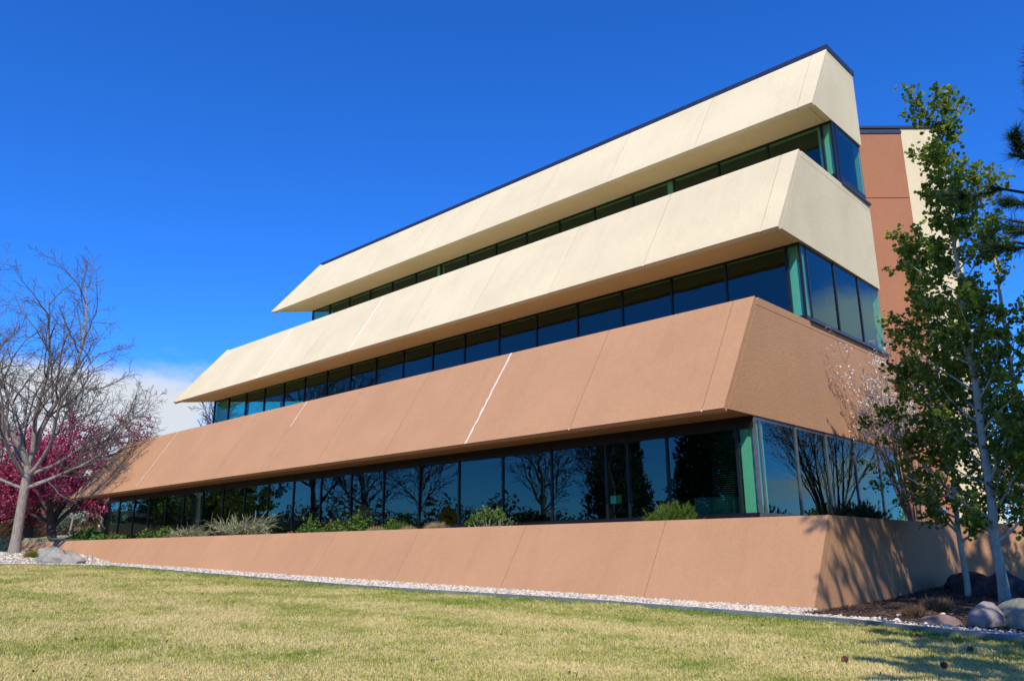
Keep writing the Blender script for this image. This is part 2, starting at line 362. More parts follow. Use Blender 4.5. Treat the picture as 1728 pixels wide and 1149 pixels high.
# ---------------------------------------------------------------- terrain
def zbase(x): return float(np.interp(x, [-60, -37, -25.6, -11.5, -3.5, 1.8, 9], [-2.35, -2.5, -2.75, -3.04, -3.19, -3.294, -3.30]))
EDGE = [(-60, -9.5), (-31, -7.6), (-26.5, -6.0), (-24.4, -4.4), (-23.4, -3.2), (-22.3, -2.35), (-21, -2.0), (-18.5, -2.0), (-16, -2.17), (-12.5, -2.28), (-7.8, -2.62), (-5.2, -2.56), (-2.5, -2.30),
        (-1.3, -2.23), (0.9, -2.36), (1.7, -2.40), (3.0, -2.72), (4.0, -3.32), (4.9, -3.74), (6.2, -4.3), (8, -4.8), (12, -5.5)]
EX = [e[0] for e in EDGE]; EY = [e[1] for e in EDGE]
def yedge(x): return float(np.interp(x, EX, EY))
def zbg(x, y):
    d = math.hypot(x-CAM.x, y-CAM.y)
    return float(np.interp(d, [0, 35, 60, 130, 200, 400, 4000], [-2.0, -2.0, -1.12, 0.02, 0.6, 1.5, 4.0]))
def gz(x, y):
    z = zbase(x)
    z += 0.24*smooth(-4.6, -2.7, y)*smooth(-23.5, -27.5, x)*smooth(-39, -33, x)
    z += 0.18*smooth(0.0, 6.0, y)*smooth(1.0, 1.9, x)
    z -= 0.4*smooth(-14, -60, y)
    if x < XWL-0.3:
        k = smooth(-1.5, 8, y); return z*(1-k)+zbg(x, y)*k
    if x < 1.55 and y > -0.15:
        return max(zbg(x, y), -2.03) if y > 20 or x < -31 else -2.03
    if x > 1.55 and y > 9: z += 1.0*smooth(9, 60, y)
    return z
def axis(parts):
    r = []
    for a, b, st in parts: r += list(np.arange(a, b, st))
    return r
xs = axis([(-6000, -1000, 1000), (-1000, -200, 100), (-200, -60, 10), (-60, -38, 2), (-38, -37.31, 0.7), (-37.3, -37.2, 0.2), (-36.9, -22, 0.9), (-22, 1.0, 1.0)])+[1.45, 1.62, 2.0]+axis([(2.6, 12, 0.7), (12, 60, 6), (60, 300, 40), (300, 1200, 200), (1200, 6001, 1200)])
ys = axis([(-6000, -1000, 1000), (-1000, -200, 100), (-200, -40, 20), (-40, -14, 3), (-14, -1.2, 0.5)])+[-1.1, -0.7, -0.30, -0.13]+axis([(0.2, 10, 0.9), (10, 60, 5), (60, 200, 12), (200, 1000, 80), (1000, 6001, 1000)])
gv = [(x, y, gz(x, y)) for y in ys for x in xs]; nx = len(xs)
gf = [(j*nx+i, j*nx+i+1, (j+1)*nx+i+1, (j+1)*nx+i) for j in range(len(ys)-1) for i in range(nx-1)]
g = npmesh('ground', gv, gf, m_ground, True); tag(link('ground', g), 'lawn and rolling ground around the office building', kind='structure')
def strip(name, mat, inner, outer, dz, xr, n, label):
    v = []; f = []
    for i in range(n+1):
        x = xr[0]+(xr[1]-xr[0])*i/n
        a, b = inner(x), outer(x)
        for q in range(5):
            y = a+(b-a)*q/4; v.append((x, y, gz(x, min(y, -0.6) if x < 1.55 else y)+dz))
    for i in range(n):
        for q in range(4): f.append((i*5+q, (i+1)*5+q, (i+1)*5+q+1, i*5+q+1))
    o = link(name, npmesh(name, v, f, mat, True)); tag(o, label, kind='structure'); return o
def ywallbase(x): return WYT+s_*(zbase(x)-wtop(x))
strip('gravel_bed', m_gravelbase, yedge, lambda x: (ywallbase(x)+0.1 if x > -36.5 else -1.0), 0.03, (-45, 1.95), 160, 'strip of pale gravel along the foot of the retaining wall')
strip('mulch_bed', m_bed, yedge, lambda x: 9.0, 0.035, (1.84, 12), 40, 'dark mulch bed under the aspens beside the planter wall')
# planter soil behind the low wall
o = link('planter_soil', npmesh('planter_soil', [(XWL+0.2, -0.25, -1.95), (1.6, -0.25, -1.975), (1.6, 8.5, -1.975), (0.1, 8.5, -1.975), (0.0, 1.2, -1.975), (-31, 1.2, -1.95), (-29, 3, -1.95), (XWL+0.2, 3, -1.95)], [(0, 1, 2, 3, 4, 5, 6, 7)], m_soil))
tag(o, 'dark soil filling the raised planter', kind='structure')
# edging
mb = MB(); mb_pts = []
for x in np.arange(-30, 9, 0.35):
    y = yedge(x); mb_pts.append((x, y-0.01, gz(x, y)))
for i in range(len(mb_pts)-1):
    a, b = Vector(mb_pts[i]), Vector(mb_pts[i+1]); d = (b-a).normalized(); nn = Vector((-d.y, d.x, 0))*0.012
    mb.prism([a-nn+Vector((0, 0, -.05)), b-nn+Vector((0, 0, -.05)), b-nn+Vector((0, 0, .075)), a-nn+Vector((0, 0, .075))], nn*2)
tag(mb.build('lawn_edging', m_edging), 'thin blue-grey steel edging between lawn and gravel strip', 'edging')

# ---------------------------------------------------------------- the office building
bld = empty('office_building'); tag(bld, 'three-storey office block with sloping cream and brown stucco bands over dark ribbon windows', 'building')
def E_(y, z, x=0.0): return (x+PR*y, y, z)
def lx(y): return -LEN+PL*y
T = 0.11
nrm = Vector((0, -1, s_)).normalized()        # outward normal of the sloping front
JX = {0: [-0.44+-3.085*i for i in range(10)], 1: [-0.32-3.04*i for i in range(9)], 2: [-0.34-3.0*i for i in range(8)]}
rng = random.Random(4)
for k in range(3):
    y0, z0, z1 = YO[k], Z0[k], Z1[k]; y1 = y0+s_*(z1-z0); y2 = y1
    mat, js, mso, mj = (m_brown, 0, m_brown, m_joint_b) if k == 0 else (m_cream, 0, m_cream, m_joint_c)
    xr0 = PR*y0+NX[k]
    off = -nrm*T
    joints = [None]+JX[k]+[None]
    g_ = 0.007
    for i in range(len(joints)-1):
        a, b = joints[i], joints[i+1]
        if b is not None and b < lx(y1)+0.3 and False: pass
        ra0 = xr0 if a is None else a-g_; ra1 = xr0+PR*(y1-y0) if a is None else a-g_
        if b is None: lb0, lb1 = lx(y0), lx(y1)
        else: lb0 = lb1 = b+g_
        # clip panels that would pass the slanted left end
        if lb1 < lx(y1):
            if ra1 <= lx(y1):
                # panel cut by the slanted end on both sides
                def zat(x): return z0+(z1-z0)*((x-lx(y0))/(lx(y1)-lx(y0)))
                if b is None: poly = [(ra0, y0, z0), (ra0, y0+s_*(zat(ra0)-z0), zat(ra0)), (lx(y0), y0, z0)]
                else: poly = [(ra0, y0, z0), (ra0, y0+s_*(zat(ra0)-z0), zat(ra0)), (lb0, y0+s_*(zat(lb0)-z0), zat(lb0)), (lb0, y0, z0)]
            else:
                def zat(x): return z0+(z1-z0)*((x-lx(y0))/(lx(y1)-lx(y0)))
                poly = [(ra0, y0, z0), (ra1, y1, z1), (lx(y1), y1, z1), (lb0, y0+s_*(zat(lb0)-z0), zat(lb0)), (lb0, y0, z0)]
        else:
            poly = [(ra0, y0, z0), (ra1, y1, z1), (lb1, y1, z1), (lb0, y0, z0)]
        MB().prism(poly, off).build('wall_panel', mat, bld)
    # backing behind the joints
    o2 = -nrm*0.03
    MB().prism([Vector(p)-nrm*0.028 for p in [(xr0-0.02, y0, z0+0.02), (xr0-0.02, y1, z1-0.02), (lx(y1)+0.1, y1, z1-0.02), (lx(y0)+0.1, y0, z0+0.02)]], o2).build('joint_backing', mj, bld)
    # end panels (plane x ~ 0)
    e0 = T*1.183+0.012                        # start behind the front slab
    yb = y0+e0
    zt = z1-0.17
    MB().prism([E_(yb, z0, NX[k]), E_(DEP, z0, 0), E_(DEP, zt-0.008, 0), E_(yb+s_*(zt-z0), zt-0.008, NX[k])], (-0.16, 0, 0)).build('wall_panel', mat, bld)
    MB().prism([E_(yb+s_*(zt-z0), zt+0.004, NX[k]), E_(DEP, zt+0.004, 0), E_(DEP, z1, 0), E_(yb+s_*(z1-z0), z1, NX[k])], (-0.16, 0, 0)).build('wall_panel', mat, bld)
    # soffit
    yg = YG[k]
    for a, b in ((xr0-0.17, -9.5), (-9.51, -18.6), (-18.61, None)):
        pl = [(a, y0+0.14, z0+0.004), (a, yg+0.25, z0+0.004)]
        pl += [(lx(yg+0.25)+0.12, yg+0.25, z0+0.004), (lx(y0+0.14)+0.12, y0+0.14, z0+0.004)] if b is None else [(b, yg+0.25, z0+0.004), (b, y0+0.14, z0+0.004)]
        MB().prism(pl, (0, 0, 0.08)).build('soffit_panel', mso, bld)
    # left slanted side
    nin = Vector((1, -PL, 0)).normalized()*0.12
    MB().prism([(lx(y0), y0+0.004, z0+0.002), (lx(16), 16, z0+0.002), (lx(16), 16, z1), (lx(y1), y1+0.004, z1)], nin).build('side_panel', mat, bld)
    # ledge or roof on top of the band
    yend = YG[k+1]+0.15 if k < 2 else 16
    MB().prism([(xr0-0.17, y1+0.02, z1-0.12), ] + ([(0.0-0.17, yend, z1-0.12)] if k < 2 else [(-0.1, DEP, z1-0.12), (-3.7, 16, z1-0.12)]) + [(lx(yend)+0.13, yend, z1-0.12), (lx(y1)+0.15, y1+0.02, z1-0.12)], (0, 0, 0.09)).build('ledge' if k < 2 else 'roof', m_roofd if k == 2 else mat, bld)
# white sealant lines along a few joints
def seal(k, x, t0, t1, wdt, mat, seed, skew=0.0):
    r = random.Random(seed); y0, z0, z1 = YO[k], Z0[k], Z1[k]; pts = []
    n = 22
    for i in range(n+1):
        t = t0+(t1-t0)*i/n; z = z0+(z1-z0)*t
        pts.append((x+skew*(t-0.5)+r.uniform(-.012, .012), y0+s_*(z-z0), z, wdt*r.uniform(.55, 1.25)))
    mb = MB()
    v = []; 
    for p in pts:
        for sx in (-1, 1): v.append(Vector((p[0]+sx*p[3]/2, p[1], p[2]))+nrm*0.003)
    for p in pts:
        for sx in (-1, 1): v.append(Vector((p[0]+sx*p[3]/2, p[1], p[2]))-nrm*0.02)
    f = []; q = 2*(n+1)
    for i in range(n):
        f += [(2*i, 2*i+1, 2*i+3, 2*i+2), (2*i, 2*i+2, q+2*i+2, q+2*i), (2*i+1, q+2*i+1, q+2*i+3, 2*i+3)]
    mb.v = [tuple(a) for a in v]; mb.f = f
    mb.build('sealant_line', mat, bld)
seal(0, JX[0][2], 0.0, 1.0, 0.058, m_sealant, 1, 0.03); seal(0, JX[0][5], 0.62, 1.0, 0.035, m_sealant, 2)
seal(0, JX[0][8]-0.2, 0.05, 1.0, 0.026, m_sealant, 3); seal(1, JX[1][5], 0.0, 0.97, 0.05, m_sealant_c, 4); seal(1, JX[1][7], 0.0, 0.97, 0.05, m_sealant_c, 5)
for k in range(3):
    for i in (0, 1): seal(k, JX[k][i], -0.008, 0.012, 0.02, m_sealant if k == 0 else m_sealant_c, 9+i)
# roof coping
y1 = YO[2]+s_*(Z1[2]-Z0[2]); zt = Z1[2]
def coping_run(a, b, nout, name='coping'):
    a = Vector(a); b = Vector(b); nout = Vector(nout)
    MB().prism([a+nout*0.03+Vector((0, 0, -0.05)), b+nout*0.03+Vector((0, 0, -0.05)), b+nout*0.03+Vector((0, 0, 0.10)), a+nout*0.03+Vector((0, 0, 0.10))], -nout*0.30).build(name, m_coping, bld)
xl = lx(y1)
xr_ = PR*y1+0.03
prev = xr_
while prev > xl+0.1:
    nxt = max(prev-3.05, xl-0.02); coping_run((prev, y1, zt), (nxt+0.006, y1, zt), (0, -1, 0)); prev = nxt
coping_run((PR*y1, y1+0.28, zt), (PR*DEP, DEP+0.05, zt), (1, 0, 0))
coping_run((lx(y1+.3), y1+.3, zt), (lx(16), 16, zt), Vector((-1, PL, 0)).normalized())
# windows: unit = frame mesh + glass child, mesh shared between equal units
def window_unit(wd, h, head=0.05, base=0.05, fm=m_frame, d0=-0.03, cache={}):
    key = (round(wd, 3), round(h, 3), head, base, fm.name, d0)
    if key not in cache:
        f = MB(); d1 = 0.06 if d0 < -.02 else .045
        f.box(-0.026, 0.026, d0, d1, 0, h)
        f.box(0.029, wd-0.029, d0+0.006, d1, 0, base); f.box(0.029, wd-0.029, d0+0.006, d1, h-head, h)
        g2 = MB().box(0.030, wd-0.030, 0.0, 0.008, base+0.001, h-head-0.001)
        cache[key] = (f.mesh('window', fm), g2.mesh('glass_pane', m_glass))
    return cache[key]
def put_window(wd, h, loc, rz, **kw):
    a, b = window_unit(wd, h, **kw)
    wi = link('window', a, bld, loc, rz); link('glass_pane', b, wi)
    return wi
def front_row(k, xm, zb, zt_, head, base):
    """xm: mullion positions from right to left"""
    for a, b in zip(xm[:-1], xm[1:]):
        put_window(a-b, zt_-zb, (b, YG[k], zb), 0, head=head, base=base)
def seq(a, step, n): return [a-step*i for i in range(n)]
zlo = [-1.832, 2.35, 6.58]; HEAD = [0.22, 0.035, 0.035]; BASE = [0.07, 0.2, 0.36]
XM = [[-0.40]+seq(-1.93, 1.528, 20), seq(-0.32, 1.512, 19), seq(-0.24, 1.504, 17)]
XM[0].insert(2, -2.89)
for k in range(3):
    xend = lx(YG[k])+0.2
    xm = [x for x in XM[k] if x > xend+0.35]+[xend]
    corner = PR*YG[k]-0.02
    front_row(k, [corner]+xm, zlo[k], Z0[k], HEAD[k], BASE[k])
# make the right hand corner butt-glazed: end windows
EM = [[1.33, 2.83, 4.27, 5.74, 7.2, 8.66], [4.25, 5.74, 7.2, 8.66], [6.93, 8.64]]
for k in range(3):
    ym = [YG[k]+0.012]+EM[k]
    for a, b in zip(ym[:-1], ym[1:]):
        put_window(b-a, Z0[k]-zlo[k], (PR*a-0.03, a, zlo[k]), R(90), head=0.06 if k else 0.07, base=BASE[k], fm=m_frame_l if k == 0 else m_frame, d0=-0.012)
# left end glazing along the slanted side
for k in range(3):
    d = Vector((PL, 1, 0)).normalized(); st = Vector((lx(YG[k])+0.2, YG[k], zlo[k]))
    for i in range(4):
        put_window(1.5, Z0[k]-zlo[k], st+d*(1.5*i)+d*0.02, math.atan2(1, PL), head=HEAD[k], base=BASE[k])
# sill flashing and header strips
MB().box(-30.9, 0.02, YG[0]-0.16, YG[0]-0.052, -1.93, -1.80).build('window_sill', m_frame, bld)
MB().box(0.0, 0.09, YG[0]-0.16, 8.66, -1.93, -1.80).build('window_sill', m_frame_l, bld)
for k in (1, 2):
    MB().prism([E_(YG[k]+0.05, Z1[k-1]-0.005), E_(DEP, Z1[k-1]-0.005), E_(DEP, Z1[k-1]+0.05), E_(YG[k]+0.05, Z1[k-1]+0.05)], (0.06, 0, 0)).build('window_sill', m_coping, bld)
# floors, ceilings, inner walls, columns
for k in range(3):
    yg = YG[k]; zf = [-1.86, 2.30, 6.52][k]; yb = 15.5
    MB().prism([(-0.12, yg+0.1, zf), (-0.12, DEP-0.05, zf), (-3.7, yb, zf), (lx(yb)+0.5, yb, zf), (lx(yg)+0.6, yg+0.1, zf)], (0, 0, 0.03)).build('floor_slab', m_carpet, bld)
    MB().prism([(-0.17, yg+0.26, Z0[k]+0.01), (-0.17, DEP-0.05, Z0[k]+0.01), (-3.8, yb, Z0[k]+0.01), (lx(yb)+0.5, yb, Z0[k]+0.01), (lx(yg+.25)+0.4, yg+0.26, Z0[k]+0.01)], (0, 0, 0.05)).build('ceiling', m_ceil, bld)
    MB().box(lx(yg)+3.2, -3.2, yg+4.6, yg+4.75, zf+0.04, Z0[k]).build('darkened_inner_wall', m_core, bld)
    MB().box(-3.35, -3.2, yg+4.8, 15.4, zf+0.04, Z0[k]).build('darkened_inner_wall', m_core, bld)
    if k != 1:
        MB().prism([(lx(yg)+1.0, yg+.5, zf+.04), (lx(15)+1.0, 15, zf+.04), (lx(15)+1.1, 15, zf+.04), (lx(yg)+1.1, yg+.5, zf+.04)], (0, 0, Z0[k]-zf-.05)).build('darkened_inner_wall', m_core, bld)  # dark partition added to block daylight through the left end glazing
    # white corner column just inside the glass corner
    MB().box(-0.37, -0.05, yg+0.09, yg+0.36, zf+0.04, Z0[k]-0.002).build('corner_column', m_white, bld)
for x in (-4.95, -15.5): MB().box(x-0.09, x+0.09, YG[2]+0.10, YG[2]+0.3, 6.56, Z0[2]).build('corner_column', m_white, bld)
MB().prism([(0.0, DEP+0.02, -2), (-3.6, 16, -2), (-3.75, 16, -2), (-0.15, DEP+0.02, -2)], (0, 0, 2+Z1[2]-0.06)).build('wall_panel', m_cream, bld)
# back wall
MB().box(lx(16), -3.6, 16.0, 16.15, -2.0, Z1[2]-0.06).build('wall_panel', m_cream, bld)
# vertical blinds / curtains at the left corner of the first floor, pleated
def curtain(x0, x1, y, z0c, z1c, n):
    mb = MB(); st = (x1-x0)/n
    for i in range(n+1):
        mb.v += [(x0+st*i, y+(0.035 if i % 2 else -0.0), z0c), (x0+st*i, y+(0.035 if i % 2 else 0), z1c)]
    mb.f = [(2*i, 2*i+2, 2*i+3, 2*i+1) for i in range(n)]
    mb.build('curtain', m_curtain, bld)
curtain(-27.45, -26.2, YG[1]+0.15, 2.4, 4.2, 26)
# venetian blind slats behind the last ground floor bay and the end windows
bl = MB()
for i in range(34):
    z = -1.66+i*0.042; bl.box(-1.05, -0.46, YG[0]+0.16, YG[0]+0.185, z, z+0.004)
bl.build('window_blind', m_desk, bld)['kind'] = 'stuff'
bl = MB()
for i in range(40):
    z = -1.7+i*0.042; bl.box(-0.115, -0.09, 1.6, 8.5, z, z+0.003)
bl.build('window_blind', m_core, bld)['kind'] = 'stuff'
# desk cabinet and notices inside the glass
tag(MB().box(-1.75, -0.95, 1.75, 2.2, -1.828, -1.42).box(-1.77, -0.93, 1.73, 2.22, -1.418, -1.40).box(-1.70, -1.37, 1.735, 1.748, -1.76, -1.46).box(-1.33, -1.0, 1.735, 1.748, -1.76, -1.46).build('cabinet', m_desk), 'pale low cabinet standing inside the last ground floor window bay', 'cabinet')
nb = MB().box(-3.40, -3.25, YG[0]+0.03, YG[0]+0.034, -1.46, -1.30).build('notice', m_paper); tag(nb, 'small white paper notice taped inside the ground floor glass', 'notice')
nb = MB().box(-3.235, -3.12, YG[0]+0.03, YG[0]+0.034, -1.46, -1.29).build('notice', m_greenpaper); tag(nb, 'small green notice taped beside the white one on the ground floor glass', 'notice')
# ---- diagonal tower
dg = Vector((math.cos(math.atan2(1.576, 1.66)), math.sin(math.atan2(1.576, 1.66)), 0)); dn = Vector((dg.y, -dg.x, 0))   # dn: outward normal
TK = 1.15
def tz(z): return CAM.z+(z-CAM.z)*TK
P0 = Vector((CAM.x+(0.135-CAM.x)*TK, CAM.y+(8.512-CAM.y)*TK, 0))
def tower_slab(t0, t1, z0_, z1_, proud, mat, name='wall_panel', thick=0.25):
    a = P0+dg*t0+dn*proud; b = P0+dg*t1+dn*proud
    MB().prism([(a.x, a.y, z0_), (b.x, b.y, z0_), (b.x, b.y, z1_), (a.x, a.y, z1_)], -dn*thick).build(name, mat, bld)
tb = TK*math.hypot(.957-.135, 9.293-8.512); te = TK*math.hypot(1.79-.135, 10.08-8.512)
tower_slab(-1.2, tb, tz(6.822), tz(8.745), 0.0, m_terra); tower_slab(-1.2, tb, -3.4, tz(6.80), 0.0, m_terra)
tower_slab(-1.2, tb-0.01, tz(6.79), tz(6.84), -0.03, m_joint_b, 'joint_backing', 0.1)
tower_slab(tb+0.006, te, -3.4, tz(8.90), -0.02, m_cream)
tower_slab(-1.2, tb+0.006, tz(8.76), tz(8.90), -0.055, m_cream, thick=0.22)
tower_slab(-1.2, tb+0.01, tz(8.748), tz(8.83), 0.03, m_coping, 'coping', 0.08)
tower_slab(-1.2, te+0.03, tz(8.91), tz(8.98), 0.03, m_coping, 'coping', 0.35)
pe = P0+dg*te
q0 = pe-dn*0.28; q1 = pe-dn*7
MB().prism([(q0.x, q0.y, -3.2), (q1.x, q1.y, -3.2), (q1.x, q1.y, tz(8.90)), (q0.x, q0.y, tz(8.90))], -dg*0.2).build('wall_panel', m_cream, bld)
MB().prism([(q0.x, q0.y, tz(8.91)), (q1.x, q1.y, tz(8.91)), (q1.x, q1.y, tz(8.98)), (q0.x, q0.y, tz(8.98))], -dg*0.3).build('coping', m_coping, bld)

# ---------------------------------------------------------------- low retaining wall of the planter
pw = empty('retaining_wall'); tag(pw, 'long low brown stucco retaining wall sloping back in front of the office building', 'wall')
WJ = [-1.09-3.34*i for i in range(11)]
def wp(x, z): return (x, WYT+s_*(z-wtop(x)), z)
js = [XW]+WJ+[XWL]
for a, b in zip(js[:-1], js[1:]):
    if b < XWL: b = XWL
    if a <= XWL: break
    a2 = a-(0.006 if a != XW else 0); b2 = b+(0.006 if b != XWL else 0)
    za, zb_ = zbase(a)-0.35, zbase(b)-0.35
    if b == XWL:
        poly = [wp(a2, za), wp(a2, wtop(a2)), wp(b2+0.9, wtop(b2)), wp(b2+0.3, wtop(b2)-0.12), wp(b2, wtop(b2)-0.4), wp(b2-0.1, zb_)]
    else: poly = [wp(a2, za), wp(a2, wtop(a2)), wp(b2, wtop(b2)), wp(b2, zb_)]
    MB().prism(poly, Vector((0, 1, 0))*0.22).build('wall_panel', m_brown, pw)
MB().prism([Vector(wp(XW-0.1, -3.6))+Vector((0, 0.03, 0)), Vector(wp(XW-0.1, wtop(XW)-.02))+Vector((0, 0.03, 0)), Vector(wp(XWL+1.2, wtop(XWL)-.02))+Vector((0, 0.03, 0)), Vector(wp(XWL+1.2, -3.0))+Vector((0, 0.03, 0))], (0, 0.05, 0)).build('joint_backing', m_joint_b, pw)
# side wall facing right
yb0 = WYT+s_*(-3.6-wtop(XW))
zt_ = wtop(XW)+0.0
for i, (a, b) in enumerate(((None, 2.35), (2.36, 6.14))):
    if a is None: poly = [(XW, yb0+0.23, -3.6), (XW, 2.35, -3.6), (XW, 2.35, zt_), (XW, WYT+0.23, zt_)]
    else: poly = [(XW, a, -3.6), (XW, b, -3.6), (XW, b, zt_+0.03), (XW, a, zt_)]
    MB().prism(poly, (-0.24, 0, 0)).build('wall_panel', m_brown, pw)
w2 = empty('garden_wall'); tag(w2, 'short sunlit brown stucco wall running behind the aspen trunks', 'wall')
a = Vector((XW+0.01, 6.16, 0)); b = a+Vector((0.72, 0.69, 0)).normalized()*1.35
MB().prism([(a.x, a.y, -3.5), (b.x, b.y, -3.5), (b.x, b.y, zt_+0.02), (a.x, a.y, zt_+0.02)], Vector((-0.15, 0.15, 0))).build('wall_panel', m_brown, w2)
a = b+Vector((0.02, 0.02, 0)); b2 = a+Vector((0.8, 0.6, 0))*7
MB().prism([(a.x, a.y, -3.5), (b2.x, b2.y, -3.5), (b2.x, b2.y, -2.42), (a.x, a.y, -2.42)], Vector((-0.15, 0.15, 0))).build('wall_panel', m_brown, w2)
# flood light fixture on the brown tower wall
fx = empty('wall_light'); fpos = Vector((CAM.x+(0.66-CAM.x)*TK, CAM.y+(9.01-CAM.y)*TK, tz(-1.55)))+dn*0.02
fx.location = fpos; tag(fx, 'small silver twin spotlight fixed low on the brown tower wall', 'light')
MB().box(-0.05, 0.05, -0.05, 0.03, -0.10, 0.10).build('back_plate', m_galv, fx).rotation_euler = (0, 0, math.atan2(dg.y, dg.x))
for sx in (-1, 1):
    q = MB().lathe((0, 0, 0), [(0.03, -0.06), (0.055, 0.0), (0.07, 0.07), (0.06, 0.075)], 12).build('lamp_head', m_galv, fx, True)
    q.location = dg*sx*0.09+dn*0.1+Vector((0, 0, 0.05)); q.rotation_euler = (R(60), sx*R(20), math.atan2(dg.y, dg.x))
MB().tube([(0, 0, -0.35), (0, 0, -0.1)], 0.018, 8).build('conduit', m_galv, fx)

# ================================================================ plants
def grow(rng, p0, d0, length, r0, levels, lv=0, out=None, up=None):
    """levels[lv]: dict(seg, wob, up, n, t0, ang, lr, rr, tip)  -> out: list of (level, pts, radii)"""
    if out is None: out = []
    L_ = levels[lv]; n = L_['seg']; p = np.array(p0, float); d = np.array(d0, float); d /= np.linalg.norm(d)
    pts = [p.copy()]; step = length/n; rads = [r0]; dirs = [d.copy()]
    for i in range(n):
        d = d+rng.normal(0, L_['wob'], 3)+np.array([0, 0, L_['up']])
        d /= np.linalg.norm(d); p = p+d*step; pts.append(p.copy()); dirs.append(d.copy())
        t = (i+1)/n; rads.append(r0*(1-(1-L_['tip'])*t))
    out.append((lv, np.array(pts), np.array(rads)))
    if lv+1 < len(levels):
        nc = L_['n']; nc = nc if isinstance(nc, int) else int(rng.integers(nc[0], nc[1]+1))
        ph = rng.uniform(0, 6.28)
        for c in range(nc):
            t = L_['t0']+(1-L_['t0'])*((c+rng.uniform(0.1, 0.9))/nc); t = min(t, 0.99)
            i = min(int(t*n), n-1); f = t*n-i; q = pts[i]*(1-f)+pts[i+1]*f; dd = dirs[i]
            ph += 2.4+rng.normal(0, 0.4)
            a = np.cross(dd, [0.13, 0.31, 0.94]); a /= np.linalg.norm(a)+1e-9; b = np.cross(dd, a)
            an = math.radians(rng.uniform(*L_['ang'])); side = a*math.cos(ph)+b*math.sin(ph)
            nd = dd*math.cos(an)+side*math.sin(an)
            sh = L_.get('shape'); k = sh(t) if sh else (1-0.45*t)
            grow(rng, q, nd, length*L_['lr']*k*rng.uniform(0.75, 1.2), min(rads[i]*0.9, r0*L_['rr']*(1-0.5*t)*rng.uniform(0.8, 1.1)), levels, lv+1, out)
    return out
def tubes(brs, sides, rmin=0.0):
    mb = MB()
    for lv, pts, rad in brs: mb.tube(pts, np.maximum(rad, rmin), sides[min(lv, len(sides)-1)], cap=False)
    return mb
def orient(n, rng, upbias=0.0):
    d = rng.normal(0, 1, (n, 3)); d[:, 2] += upbias; d /= np.linalg.norm(d, axis=1)[:, None]
    a = rng.normal(0, 1, (n, 3)); u = np.cross(d, a); u /= np.linalg.norm(u, axis=1)[:, None]; v = np.cross(d, u)
    return d, u, v
def leafmesh(name, P, size, mat, rng, shape='leaf', upbias=0.0, jit=0.25):
    n = len(P); d, u, v = orient(n, rng, upbias); s = size*rng.uniform(1-jit, 1+jit, n)[:, None]
    if shape == 'leaf':       # five-cornered folded leaf
        co = [(-0.5, 0, 0), (-0.25, 0.42, 0.08), (0.15, 0.40, 0.10), (0.55, 0, 0.02), (0.15, -0.40, 0.10), (-0.25, -0.42, 0.08)]
    elif shape == 'petal':
        co = [(-0.5, 0, 0), (0, 0.45, 0.12), (0.5, 0, 0), (0, -0.45, 0.12)]
    else:                     # blade / needle
        co = [(-0.5, 0.03, 0), (0.5, 0, 0), (-0.5, -0.03, 0)]
    V = np.concatenate([(P+s*(u*c[0]+v*c[1]+d*c[2]))[:, None] for c in co], axis=1).reshape(-1, 3)
    k = len(co); Fc = np.arange(n*k).reshape(n, k)
    return npmesh(name, V, Fc, mat)
def along(brs, lvmin, per_m, rng, spread, tmin=0.0):
    out = []
    for lv, pts, rad in brs:
        if lv < lvmin: continue
        ln = np.linalg.norm(np.diff(pts, axis=0), axis=1).sum(); n = rng.poisson(ln*per_m)
        if n == 0: continue
        t = rng.uniform(tmin, 1, n)*(len(pts)-1); i = np.minimum(t.astype(int), len(pts)-2); f = (t-i)[:, None]
        out.append(pts[i]*(1-f)+pts[i+1]*f+rng.normal(0, spread, (n, 3)))
    return np.concatenate(out) if out else np.zeros((0, 3))
def tree_parts(root, brs, mb_bark, m_tw, sides=(12, 7, 4, 3), rmin=0.004, limb_split=True):
    """trunk, every limb, and the fine twigs joined as one crown of twigs"""
    tubes([b for b in brs if b[0] == 0], sides).build('trunk', mb_bark, root, True)
    if limb_split:
        for b in brs:
            if b[0] == 1: tubes([b], sides, rmin).build('limb', mb_bark, root, True)
        rest = [b for b in brs if b[0] >= 2]
    else: rest = [b for b in brs if b[0] >= 1]
    if rest:
        o = tubes(rest, sides, rmin).build('crown', m_tw, root, True); o['kind'] = 'stuff'
def local(brs, o):
    o = np.array(o); return [(lv, p-o, r) for lv, p, r in brs]

# ---------------------------------------------------------------- big bare tree at the left end of the wall
rng = np.random.default_rng(11)
bx, by = -29.95, -2.5; bz = gz(bx, by)
big = empty('bare_tree', (bx, by, bz)); tag(big, 'large leafless grey-barked tree at the left end of the retaining wall, beside the boulder', 'tree')
LV = [dict(seg=8, wob=.006, up=.0, n=0, t0=.5, ang=(30, 50), lr=1, rr=.5, tip=.80),
      dict(seg=11, wob=.11, up=.045, n=(9, 12), t0=.18, ang=(22, 55), lr=.52, rr=.5, tip=.22),
      dict(seg=8, wob=.14, up=.035, n=(7, 9), t0=.12, ang=(25, 58), lr=.46, rr=.5, tip=.3),
      dict(seg=6, wob=.16, up=.02, n=(6, 8), t0=.15, ang=(25, 60), lr=.5, rr=.55, tip=.4),
      dict(seg=4, wob=.2, up=.0, n=0, t0=.2, ang=(25, 60), lr=.5, rr=.5, tip=.5)]
brs = grow(rng, (0, 0, -0.2), (0.0, 0.0, 1), 3.7, 0.20, LV[:1])
tr = brs[0][1]
brs[0][2][0] = 0.28; brs[0][2][1] = 0.225
top = tr[-1]
